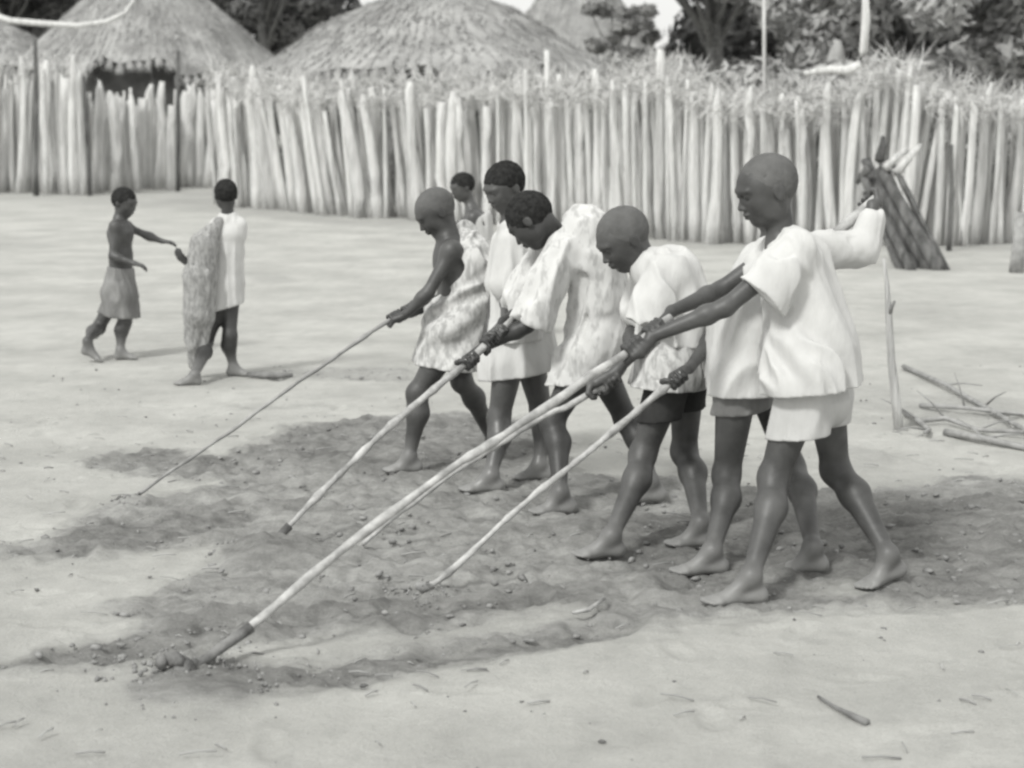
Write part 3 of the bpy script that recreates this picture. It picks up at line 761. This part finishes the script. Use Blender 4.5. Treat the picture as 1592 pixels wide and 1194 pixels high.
for i in range(160):
    px = random.uniform(500, 1050); Y = random.uniform(85, 105); leaf_cloud(Bm, V(wx(px, Y), Y, random.uniform(.3, 3.0)), 1.4, 50, .55)
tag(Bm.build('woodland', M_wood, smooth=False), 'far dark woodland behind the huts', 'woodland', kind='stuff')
# bent poles above the fence
def stick(name, label, cat, pts, rad, material, n=8, jit=.1, group=None):
    B = MB(); base = np.asarray(pts[0], float).copy(); base[2] = 0
    B.tube(pts, rad, n, jit=jit); o = B.build(name, material, None, base); return tag(o, label, cat, group)
Yk = 20.1
stick('bare_branch', 'pale bare branch hooked over the fence in front of dark hollow', 'branch', [P(1345, -30, Yk), P(1346, 30, Yk), P(1343, 80, Yk), P(1335, 100, Yk), P(1318, 110, Yk), P(1290, 108, Yk), P(1250, 114, Yk)], [.03, .045, .05, .052, .055, .045, .03], M_stake[3])
Yk = 34.0
stick('bare_branch', 'long pale sagging branch laid across the thatch at upper left', 'branch', [P(-20, 20, Yk), P(15, 32, Yk), P(60, 36, Yk), P(120, 40, Yk), P(165, 34, Yk), P(195, 20, Yk), P(215, -10, Yk)], [.06, .06, .06, .055, .05, .04, .03], M_stake[3])

# ---------------------------------------------------------------- leaning wood stack, stake, fallen branches, twigs
YW = G(1440, 420)[1]
lw = empty('leaning_wood', (P(1440, 420, YW)[0], YW, 0)); tag(lw, 'dark weathered split trunk leaning against the palisade, bundled with poles', 'wood')
for i, (bx, by, tx, ty, w) in enumerate(((1462, 428, 1368, 262, 26), (1448, 424, 1352, 268, 24), (1430, 422, 1345, 250, 20), (1418, 412, 1340, 272, 16), (1402, 410, 1344, 300, 13), (1470, 430, 1392, 262, 12), (1476, 428, 1384, 248, 8), (1440, 428, 1362, 240, 9), (1412, 416, 1350, 262, 8), (1456, 432, 1378, 256, 7))):
    Y = YW+(i % 3)*.12; A = G(bx, by); A = P(bx, by, Y); A[2] = -.03; T = P(tx, ty, Y+.9)
    B = MB(); r = w*MPP(Y)/2; pts = [A+(T-A)*t+V(random.uniform(-1, 1), 0, random.uniform(-1, 1))*r*.15 for t in np.linspace(0, 1, 7)]
    B.tube(pts, [r*random.uniform(.8, 1.15)*(1-.25*t) for t in np.linspace(0, 1, 7)], 9, jit=.35); B.build('split_trunk', M_darkwood, lw)
for i, (a, b_) in enumerate((((1350, 262), (1332, 285)), ((1366, 250), (1372, 212)), ((1375, 262), (1412, 232)), ((1392, 270), (1432, 225)))):
    B = MB(); A = P(a[0], a[1], YW+.8); T = P(b_[0], b_[1], YW+.9); B.tube([A, (A+T)/2+V(.02, 0, .03), T], [.05, .04, .02], 7, jit=.3); B.build('branch_stub', (M_darkwood, M_darkwood, M_stake[1], M_stake[1])[i], lw)
g0 = G(1396, 668); Y = g0[1]
st = MB(); st.tube([P(1398, 672, Y), P(1392, 620, Y), P(1386, 560, Y), P(1382, 490, Y), P(1379, 440, Y), P(1374, 402, Y)], [.024, .022, .020, .017, .010, .006], 9, jit=.2)
so_ = empty('wooden_stake', (g0[0], Y, 0)); tag(so_, 'thin upright wooden stake tapering to a twig, standing behind the front worker', 'stake')
st.build('shaft', M_stake[2], so_)
kn = MB(); kn.tube([P(1382, 492, Y), P(1386, 478, Y-.02), P(1391, 468, Y-.03)], [.012, .010, .006], 9, jit=.3); kn.build('side_stub', M_bark, so_)
for i, (lab, pts, r) in enumerate((
    ('thin forked branch lying uppermost in the heap at right', [(1405, 570), (1470, 598), (1530, 632), (1592, 668), (1680, 712)], .013),
    ('thick dry branch lying lowest in the heap at right', [(1470, 672), (1530, 682), (1592, 696), (1690, 716)], .016),
    ('short curved branch beside the foot of the stake', [(1405, 640), (1425, 652), (1445, 668), (1438, 672)], .012),
    ('straight dry branch across the middle of heap at right', [(1430, 630), (1500, 634), (1592, 645), (1690, 655)], .011),
    ('crooked twiggy branch under the straight one in the heap', [(1425, 655), (1470, 650), (1520, 668), (1592, 672)], .012))):
    W = [G(a, b_, .02+.012*(k % 2)) for k, (a, b_) in enumerate(pts)]
    B = MB(); B.tube(W, [r*1.1, r, r*.9, r*.8, r*.7][:len(W)], 7, jit=.25)
    o = B.build('fallen_branch', M_branch, None, V(W[0][0], W[0][1], 0)); tag(o, lab, 'branch', 'branches heaped at the right')
    for k in range(2):
        q = W[random.randrange(1, len(W)-1)]; T = MB(); d = unit(V(random.gauss(0, 1), random.gauss(0, .6), abs(random.gauss(0, .5)))); T.tube([q, q+d*.1, q+d*.2+V(0, 0, -.02)], [r*.5, r*.35, r*.15], 5)
        T.build('twig', M_branch, o)
stick('post', 'short weathered post standing at the right edge before the fence', 'post', [G(1580, 424), P(1583, 395, G(1580, 424)[1]), P(1588, 330, G(1580, 424)[1])], [.07, .065, .06], M_branch, 10)
stick('twig', 'small dark twig lying alone on the pale ground in front', 'twig', [G(1272, 1083, .01), G(1300, 1100, .014), G(1348, 1124, .01)], [.004, .005, .010], M_bark)
stick('twig', 'pale twig lying on the dug soil in front of the feet', 'twig', [G(890, 953, .03), G(915, 948, .035), G(940, 930, .03)], [.005, .007, .005], M_pole)
stick('twig', 'dark stick lying by the walking child at upper left', 'twig', [G(385, 582, .02), G(430, 584, .02), G(455, 583, .02)], [.015, .02, .01], M_bark)

# ---------------------------------------------------------------- poles
def pole(label, pts, Y0, Y1, r, material=M_pole, endkind=None, wob=.013):
    n = len(pts); px = [p[0] for p in pts]; t = [(p-px[0])/(px[-1]-px[0]) for p in px]
    W = [P(p[0], p[1], Y0+(Y1-Y0)*tt) for p, tt in zip(pts, t)]
    W[-1] = G(pts[-1][0], pts[-1][1], .0)
    D = []; m = 40; cum = [0]
    for a, b_ in zip(W[:-1], W[1:]): cum.append(cum[-1]+np.linalg.norm(b_-a))
    for s_ in np.linspace(0, cum[-1], m):
        D.append(V(*[np.interp(s_, cum, [w[j] for w in W]) for j in range(3)]))
    for _ in range(4): D = [D[0]]+[(D[i-1]+2*D[i]+D[i+1])/4 for i in range(1, m-1)]+[D[-1]]
    sd = random.random()*50
    D = [q+V(1, 0, 1)*wob*(noise3(np.array([[i*.35+sd, 0, 0]]))[0]-.5)*2 for i, q in enumerate(D)]
    rr = [r*(1+.5*(noise3(np.array([[i*.8+sd, 3, 0]]))[0]-.5)+(.25 if random.random() < .07 else 0)) for i in range(m)]
    rr = [q*(1.06-.34*i/(m-1)) for i, q in enumerate(rr)]
    o = stick('digging_pole', label, 'pole', D, rr, material, 12, .16, 'poles the workers dig with')
    o['_pts'] = 0; del o['_pts']
    return D, o
def at_px(D, x):
    """point and direction of a pole where it passes the given photo column"""
    best = None
    for i in range(len(D)-1):
        a, b_ = D[i], D[i+1]
        pa, pb = [proj(q) for q in (a, b_)]
        if (pa[0]-x)*(pb[0]-x) <= 0:
            t = (x-pa[0])/(pb[0]-pa[0]+1e-9); return a+(b_-a)*t, unit(b_-a)
    return D[0], unit(D[1]-D[0])
def proj(q):
    x, y, z = q[0], q[1], q[2]-CAM_H
    dz = y*CP-z*SP; v = y*SP+z*CP
    return (W0/2+FPX*x/dz, H0/2-FPX*v/dz)
YA, YB, YC, YD, YE, YX, YF = 7.25, 11.5, 6.95, 6.60, 6.02, 5.80, 5.45
P1, o1 = pole('thin dark pole held by the leftmost worker', [(655, 468), (612, 494), (470, 590), (330, 690), (189, 785)], YA-.05, G(189, 785)[1], .009, M_branch)
P2, o2 = pole('pale pole held by the bowed dark haired worker', [(805, 488), (735, 556), (600, 668), (500, 765), (417, 852)], YD-.12, G(417, 852)[1], .0145)
P3, o3 = pole('longest pole, held by the front worker and reaching the nearest hole', [(1040, 497), (985, 540), (880, 612), (700, 730), (560, 832), (470, 905), (400, 968), (325, 1020), (284, 1050)], YF-.10, G(284, 1050)[1], .0140)
P4, o4 = pole('pole held by the stooping cropped worker, close under the longest pole', [(960, 586), (930, 604), (800, 675), (700, 738), (610, 806), (560, 850)], YE-.16, G(560, 850)[1], .0115, M_pole)
P5, o5 = pole('short pale pole ending in the middle of the dug strip', [(1060, 582), (1045, 594), (930, 690), (800, 795), (700, 890), (652, 921)], YX-.22, G(652, 921)[1], .012)
def wad(label_name, P_, r, material, o):
    # lump of soil clinging to the point
    v = iv*np.array([r*1.5, r*1.2, r])*(1+.5*(rng.random((12, 1))-.5)); B = MB(); B.add(v+P_[-1]+V(0, 0, r*.4), iff); B.build('tip', material, o, V(*o.location))
for P_, o_, k0 in ((P3, o3, 34), (P2, o2, 36), (P1, o1, 37)):       # soil-blackened working ends
    B = MB(); B.tube(P_[k0:], [.0150 if P_ is P3 else .0150 if P_ is P2 else .009]*len(P_[k0:]), 10, jit=.3)
    r_ = .034 if P_ is P3 else .030 if P_ is P2 else .014
    for q_ in range(7): B.add(iv*(1+.8*(rng.random((12, 1))-.5))*r_*random.uniform(.4, .8)+P_[-1]+V(random.gauss(0, r_*.8), random.gauss(0, r_*.6), r_*random.uniform(.2, 1.3)), iff)
    B.build('tip', M_bark, o_, V(*o_.location))
wad('', P5, .016, M_clod, o5)
mnd = MB()                                                        # heaps of broken soil where the poles bite
for (cx, cy, n, sp, s1) in ((285, 1045, 200, .10, .009), (405, 852, 130, .09, .008), (660, 925, 50, .05, .006), (205, 785, 40, .05, .007), (340, 1052, 90, .12, .007)):
    c = G(cx, cy)
    for i in range(n):
        r = random.uniform(.003, s1); q = c+V(random.gauss(0, sp), random.gauss(0, sp*1.1), 0); dd = math.hypot(q[0]-c[0], q[1]-c[1]); q[2] = max(0, .05-dd*.35)*random.random()+r*.3
        mnd.add(iv*(1+.5*(rng.random((12, 1))-.5))*r+q, iff)
tag(mnd.build('broken_soil', M_clod), 'crumbled dark soil heaped where the pole tips dig', 'soil', kind='stuff')

# ---------------------------------------------------------------- people
# front worker
f = Figure(YF, .0042, 1.0)
f.torso([(1264, 592, 0, 44), (1252, 520, 0, 38), (1236, 440, 0, 44), (1215, 385, 0, 24)])
f.head((1193, 296, 0), 116, (-.95, .34), .22, hair=M_hair_grey, nape=.02, hairgrow=.005)
f.neck((1215, 382, 0), 24, 19)
f.leg((1246, 612, -.085), (1203, 742, -.10), (1168, 882), (1180, 914), (1088, 938), dy=.05, thr=35)
f.leg((1282, 612, .085), (1299, 730, .10), (1381, 862), (1396, 886), (1340, 914), dy=.06, thr=33, flat=False)
c, a = at_px(P3, 985); S, E, Wr = f.arm((1232, 392, -.115), (1128, 478, -.16), (1012, 524, -.15), .036); f.grip(Wr, c, a, .0135, 1)
c, a = at_px(P3, 1018); S, E, Wr = f.arm((1205, 392, .115), (1118, 452, .12), (1044, 484, .0)); f.grip(Wr, c, a, .0135, -1)
f.finish('nearest worker, child in white short sleeved shirt and pale shorts pushing the longest pole', M_skin)
f.garment('shorts', [[(1266, 598, 0, 46), (1266, 620, 0, 54)], dict(p=[(1254, 612, -.075, 44), (1246, 690, -.09, 48)], sq=1), dict(p=[(1283, 612, .07, 44), (1279, 690, .08, 40)], sq=1)], M_white2,
          cuts=[f.line_cut((1195, 674), (1325, 662), (1260, 600))], amp=.013, folds=(((.2, 0, 1), 1),), freq=20)
f.garment('shirt', [[(1222, 384, 0, 30), (1238, 410, 0, 47), (1246, 470, 0, 56), (1257, 540, 0, 70), (1263, 625, 0, 79)],
                    dict(p=[(1254, 520, -.05, 52), (1252, 580, -.085, 60), (1256, 640, -.095, 66)], sq=1, k=.05),
                    dict(p=[(1236, 388, -.10, 32), (1215, 425, -.125, 38), (1170, 480, -.15, 44)], sq=1, cuts=(f.line_cut((1160, 436), (1210, 482), (1235, 400)),)),
                    dict(p=[(1214, 388, .10, 28), (1178, 428, .12, 27)], sq=1)], M_white,
          cuts=[f.line_cut((1180, 608), (1345, 590), (1250, 500))], holes=[[(1212, 384, 0, 20), (1196, 350, 0, 30)], [(1190, 400, 0, 8), (1184, 372, 0, 20)]],
          folds=(((.62, 0, -1), 1.0), ((-.2, 0, 1), .15)), amp=.027, freq=18, sq=1.25, k=.045)
# helper close behind the front worker
f = Figure(YX, .005, .97)
f.torso([(1162, 585, 0, 40), (1166, 510, 0, 36), (1190, 430, 0, 38), (1198, 385, 0, 20)])
f.head((1194, 312, 0), 88, (-.9, .4), 0, nape=.0)
f.neck((1198, 385, 0), 19, 16)
f.leg((1146, 600, -.08), (1130, 738, -.09), (1107, 856), (1120, 880), (1040, 890), dy=.04, thr=33)
f.leg((1188, 600, .08), (1231, 726, .09), (1264, 850), (1276, 878), (1212, 886), dy=.02, thr=28)
S, E, Wr = f.arm((1225, 400, -.10), (1340, 384, -.02), (1357, 326, .02)); s0, s1 = P(1290, 370, YX+.06), P(1362, 308, YX+.06); f.grip(Wr, s0+(s1-s0)*.86, s1-s0, .017, 1)
f.ua += [('c', S, E, .040, .040, .02, None, 1.0, (), False), ('c', E, E+(Wr-E)*.7, .040, .030, .02, None, 1.0, (), False)]
c, a = at_px(P5, 1052); S, E, Wr = f.arm((1172, 405, .10), (1112, 520, .10), (1072, 572, -.1)); f.grip(Wr, c, a, .0115, 1)
f.finish('child in loose white shirt hidden behind the front worker, elbow raised to the right', M_skin)
f.garment('shorts', [[(1160, 598, 0, 42), (1158, 615, 0, 46)], dict(p=[(1150, 608, -.065, 34), (1142, 650, -.08, 37)], sq=1), dict(p=[(1186, 600, .06, 38), (1194, 650, .06, 34)], sq=1)], M_grey, cuts=[f.line_cut((1098, 640), (1215, 632), (1150, 590))], amp=.012)
f.garment('shirt', [[(1200, 388, 0, 27), (1186, 430, 0, 42), (1166, 500, 0, 60), (1156, 560, 0, 57), (1156, 630, 0, 58)], dict(p=[(1160, 540, -.07, 42), (1154, 640, -.09, 50)], sq=1, k=.05),
                    dict(p=[(1220, 395, -.08, 30), (1285, 388, -.05, 27), (1340, 388, -.01, 25), (1357, 340, .02, 17)], sq=1),
                    dict(p=[(1180, 405, .09, 28), (1135, 475, .1, 26)], sq=1)], M_white, cuts=[f.line_cut((1094, 609), (1220, 606), (1160, 500))], holes=[[(1199, 384, 0, 15), (1194, 350, 0, 24)]], amp=.021, freq=21, folds=(((.3, 0, 1), 1),))
stick('short_stick', 'short pale stick held up behind the front worker, before the leaning wood', 'stick', [P(1290, 370, YX+.06), P(1325, 342, YX+.05), P(1362, 308, YX+.06)], [.017, .019, .016], M_pole)
# stooping cropped worker
f = Figure(YE, .0046, .97)
f.torso([(1052, 560, 0, 42), (1052, 500, 0, 37), (1040, 435, 0, 40), (1008, 412, 0, 22)])
f.head((970, 372, 0), 103, (-.82, .57), .28, hair=M_hair_grey, nape=.04, hairgrow=.010)
f.neck((1006, 414, 0), 20, 17, -.14)
f.leg((1040, 590, -.08), (1000, 706, -.09), (951, 832), (960, 858), (890, 864), dy=.04, thr=30)
f.leg((1068, 590, .08), (1064, 702, .09), (1089, 812), (1100, 836), (1046, 846), dy=.02, thr=29)
c, a = at_px(P4, 932); S, E, Wr = f.arm((1034, 430, -.11), (1010, 520, -.15), (957, 578, -.16)); f.grip(Wr, c, a, .011, 1)
c, a = at_px(P4, 952); S, E, Wr = f.arm((1012, 430, .11), (985, 515, .12), (972, 560, -.02)); f.grip(Wr, c, a, .011, -1)
f.finish('stooping child with cropped head, white top and printed cloth over dark shorts', M_skin)
f.garment('shorts', [dict(p=[(1040, 590, -.08, 34), (1024, 660, -.085, 33)], sq=1), dict(p=[(1066, 590, .08, 33), (1066, 660, .085, 31)], sq=1)], mat('dark_cotton', .03, .06, 7, .4, 20, .9, spec=.1), cuts=[f.line_cut((985, 650), (1105, 640), (1045, 590))], amp=.008)
f.garment('patterned_cloth', [[(1048, 535, 0, 54), (1046, 575, 0, 58)], dict(p=[(1036, 575, -.09, 50), (1024, 620, -.10, 51)], sq=1), dict(p=[(1068, 575, .05, 44), (1070, 620, .06, 42)], sq=1)], M_print, cuts=[f.line_cut((970, 592), (1110, 603), (1040, 540))], amp=.02, freq=18, folds=(((-.5, 0, 1), 1),))
f.garment('shirt', [[(1006, 416, 0, 25), (1040, 432, 0, 46), (1052, 485, 0, 54), (1046, 545, 0, 62)],
                    dict(p=[(1036, 432, -.10, 34), (1018, 475, -.13, 36), (1010, 505, -.14, 37)], sq=1, cuts=(f.line_cut((975, 488), (1045, 512), (1030, 430)),)),
                    dict(p=[(1012, 432, .10, 28), (996, 480, .12, 30)], sq=1)], M_white, cuts=[f.line_cut((975, 528), (1110, 536), (1040, 450))], holes=[[(1000, 412, 0, 18), (985, 390, 0, 26)]], amp=.021, freq=20, folds=(((-.3, 0, 1), 1),), k=.045)
# bowed dark haired worker
f = Figure(YD, .005, .97)
f.torso([(918, 560, 0, 38), (926, 490, 0, 34), (915, 400, 0, 36), (875, 372, 0, 20)])
f.hl = (.36, .02)
f.head((826, 343, -.05), 90, (-.66, .74), -.22, hair=M_hair, nape=-.22, hairgrow=.022)
f.neck((874, 376, 0), 19, 16, -.16)
f.leg((905, 570, -.08), (858, 655, -.09), (871, 762), (886, 789), (822, 797), dy=.04, thr=27)
f.leg((932, 570, .08), (974, 652, .09), (1012, 748), (1026, 768), (985, 776), dy=.02, thr=26)
c, a = at_px(P2, 730); S, E, Wr = f.arm((868, 395, -.11), (820, 506, -.15), (752, 540, -.14)); f.grip(Wr, c, a, .014, 1)
c, a = at_px(P2, 762); S, E, Wr = f.arm((850, 392, .11), (815, 480, .10), (782, 500, -.04)); f.grip(Wr, c, a, .014, -1)
f.finish('bowed child with dark hair and loose white clothes, head down over the pale pole', M_skin_dark)
f.garment('printed_tunic', [[(880, 372, 0, 22), (906, 364, 0, 42), (920, 405, 0, 48), (930, 460, 0, 45), (928, 530, 0, 48), (916, 600, 0, 52)],
                    dict(p=[(900, 555, -.08, 36), (884, 615, -.09, 38)], sq=1), dict(p=[(930, 560, .08, 34), (936, 610, .08, 36)], sq=1),
                    dict(p=[(878, 388, -.09, 28), (850, 440, -.13, 30), (826, 500, -.15, 33)], sq=1, cuts=(f.line_cut((790, 482), (860, 512), (865, 400)),)),
                    dict(p=[(856, 388, .10, 26), (825, 440, .11, 32), (812, 470, .1, 33)], sq=1)], M_faint, under='tal', cuts=[f.line_cut((855, 594), (975, 578), (920, 500))], holes=[[(872, 372, 0, 17), (850, 355, 0, 26)]], amp=.023, freq=19, folds=(((.25, 0, 1), 1), ((.8, 0, -.4), .3)), k=.035)
# dark haired worker behind, grey face
f = Figure(YC, .0052, .95)
f.torso([(808, 545, 0, 36), (808, 470, 0, 32), (806, 395, 0, 36), (798, 352, 0, 20)])
f.head((785, 291, 0), 80, (-.80, .38), .55, hair=M_hair, nape=.02, hairgrow=.020)
f.neck((798, 352, 0), 18, 15)
f.leg((790, 570, -.08), (776, 650, -.09), (763, 738), (774, 755), (712, 762), dy=.03, thr=24)
f.leg((826, 570, .08), (842, 640, .09), (838, 722), (850, 738), (802, 743), dy=.02, thr=24)
c, a = at_px(P2, 775); S, E, Wr = f.arm((800, 375, -.10), (790, 462, -.14), (785, 500, -.3)); f.grip(Wr, c, a, .014, 1)
S, E, Wr = f.arm((788, 375, .10), (775, 455, .10), (760, 505, .05)); f.hand(Wr, V(-.3, 0, -1), V(-1, -.3, 0))
f.finish('upright child in white with dark hair, face turned down behind the bowed one', M_skin_far)
f.garment('shorts', [[(808, 520, 0, 52), (807, 560, 0, 58)], [(806, 560, 0, 58), (804, 610, 0, 62)]], M_white, cuts=[f.line_cut((742, 590), (870, 570), (805, 520))], amp=.028, freq=16, sq=1.1)
f.garment('shirt', [[(798, 356, 0, 24), (810, 392, 0, 42), (811, 460, 0, 44), (810, 530, 0, 50)], dict(p=[(802, 378, -.09, 28), (794, 440, -.12, 29)], sq=1), dict(p=[(790, 378, .09, 25), (778, 440, .1, 26)], sq=1)], M_white, cuts=[f.line_cut((750, 530), (870, 522), (810, 450))], holes=[[(796, 352, 0, 16), (788, 325, 0, 26)]], amp=.021, freq=20)
# leftmost worker
f = Figure(YA, .0054, .93)
f.torso([(712, 535, 0, 34), (714, 470, 0, 30), (706, 402, 0, 31), (696, 368, 0, 17)])
f.head((678, 330, 0), 78, (-.78, .58), .20, hair=M_hair_grey, nape=.02, hairgrow=.005)
f.neck((696, 368, 0), 16, 14)
f.leg((690, 545, -.08), (649, 612, -.09), (636, 710), (648, 728), (596, 732), dy=.03, thr=23)
f.leg((712, 545, .08), (718, 592, .02), (766, 684), (780, 700), (742, 706), dy=.02, thr=23)
c, a = at_px(P1, 614); S, E, Wr = f.arm((702, 390, -.105), (665, 456, -.15), (632, 488, -.14)); f.grip(Wr, c, a, .011, 1)
c, a = at_px(P1, 636); S, E, Wr = f.arm((694, 388, .10), (688, 468, .08), (652, 482, -.02)); f.grip(Wr, c, a, .011, -1)
f.finish('leftmost working child, one shoulder bare, in a pale wrap, bending over a thin pole', M_skin)
f.garment('printed_wrap', [dict(p=[(722, 366, .03, 20), (738, 405, -.01, 33), (734, 455, -.01, 38), (726, 480, 0, 40), (706, 515, 0, 48), (694, 570, 0, 52)], sq=1.25), dict(p=[(676, 484, -.06, 15), (702, 480, -.05, 22), (735, 470, 0, 28)], sq=1), dict(p=[(715, 500, -.03, 40), (700, 560, -.07, 44)], sq=1)], M_print, under='l', cuts=[f.line_cut((636, 562), (752, 574), (700, 500))], amp=.034, freq=18, folds=(((-1, 0, -.6), 1),))
# small child standing behind
f = Figure(YB, .009, .86)
f.torso([(742, 440, 0, 20), (742, 400, 0, 19), (740, 350, 0, 22), (734, 328, 0, 11)])
f.head((719, 291, 0), 46, (-.85, .3), .35, hair=M_hair, nape=.02)
f.neck((734, 328, 0), 9, 8)
f.leg((738, 445, -.06), (736, 490, -.06), (738, 525), (742, 530), (715, 533), dy=.02, thr=14)
f.leg((746, 445, .06), (748, 490, .06), (750, 520), (754, 526), (728, 529), dy=.02, thr=14)
S, E, Wr = f.arm((736, 338, -.10), (728, 372, -.12), (722, 402, -.12)); f.hand(Wr, V(-.2, 0, -1), V(0, -1, 0))
S, E, Wr = f.arm((730, 338, .10), (722, 372, .12), (718, 402, .12)); f.hand(Wr, V(-.2, 0, -1), V(0, 1, 0))
f.finish('small child standing far behind, seen between the heads of two workers', M_skin_far)
f.garment('cloth', [[(742, 340, 0, 22), (744, 390, 0, 25), (744, 475, 0, 30)]], M_white2, under='', cuts=[f.line_cut((700, 470), (790, 470), (745, 400)), f.line_cut((715, 352), (770, 322), (745, 400))], amp=.02)
# walking child in white, seen from behind
f = Figure(G(345, 584)[1], .0075, .86, lat=(1, .15, 0))
f.torso([(350, 460, 0, 17), (352, 415, 0, 15), (355, 362, 0, 17), (355, 336, 0, 9)], 1.3)
f.head((351, 303, 0), 50, (-.55, .05), -1.25, hair=M_hair, nape=-.05, hairgrow=.020)
f.F3
f.neck((355, 338, 0), 9, 8)
f.leg((358, 470, 0), (357, 523, -.04), (363, 570), (358, 578), (386, 582), dy=.02, thr=14)
f.leg((342, 470, 0), (320, 532, -.03), (303, 582), (307, 591), (290, 596), dy=.02, thr=14)
S, E, Wr = f.arm((372, 350, 0), (368, 405, .02), (362, 452, 0), .030); f.hand(Wr, V(-.1, 0, -1), V(1, 0, 0))
S, E, Wr = f.arm((339, 350, 0), (305, 388, -.08), (290, 408, -.12), .030); f.hand(Wr, V(-.5, -.3, .6), V(-.5, -.8, 0))
f.finish('walking child seen from behind in white shirt with a grey printed cloth over one shoulder', M_skin_dark)
f.garment('shirt', [dict(p=[(356, 346, 0, 15), (355, 390, 0, 18), (350, 440, 0, 22), (346, 490, 0, 26)], sq=1.25), dict(p=[(372, 350, 0, 9), (370, 362, 0, 9)], sq=1)], M_white, cuts=[f.line_cut((320, 488), (385, 470), (350, 400))], holes=[[(355, 338, 0, 8), (353, 322, 0, 12)]], amp=.018)
f.garment('printed_cloth', [dict(p=[(340, 346, -.05, 8), (318, 380, -.10, 20), (311, 430, -.12, 24), (309, 490, -.12, 23), (306, 530, -.1, 17), (303, 566, -.08, 9)], sq=1)], M_greyprint, under='', amp=.022, freq=26)
# small bare chested child
f = Figure(G(180, 556)[1], .0075, .84)
f.torso([(188, 430, 0, 19), (188, 400, 0, 16), (187, 362, 0, 18), (186, 340, 0, 10)])
f.head((193, 315, 0), 48, (.93, .30), .35, hair=M_hair, nape=.02, hairgrow=.020)
f.neck((187, 340, 0), 8, 8)
f.leg((192, 455, -.05), (194, 500, -.05), (187, 545), (183, 554), (214, 556), dy=.0, thr=14)
f.leg((182, 455, .05), (153, 510, .05), (136, 530), (132, 546), (150, 560), dy=.0, thr=14, flat=False)
S, E, Wr = f.arm((179, 352, -.09), (175, 398, -.12), (208, 409, -.15), .028); f.hand(Wr, V(1, -.1, -.3), V(0, 0, 1))
S, E, Wr = f.arm((196, 352, .09), (228, 366, .12), (252, 375, .12), .028); f.hand(Wr, V(1, 0, -.1), V(0, 0, 1))
f.finish('small bare chested child in a grey wrap at far left reaching out with both arms', M_skin)
f.garment('grey_wrap', [[(188, 422, 0, 20), (187, 455, 0, 26), (190, 500, 0, 27)]], M_grey, under='bl', cuts=[f.line_cut((150, 488), (225, 496), (190, 440)), f.line_cut((160, 412), (215, 418), (190, 460))], amp=.022)
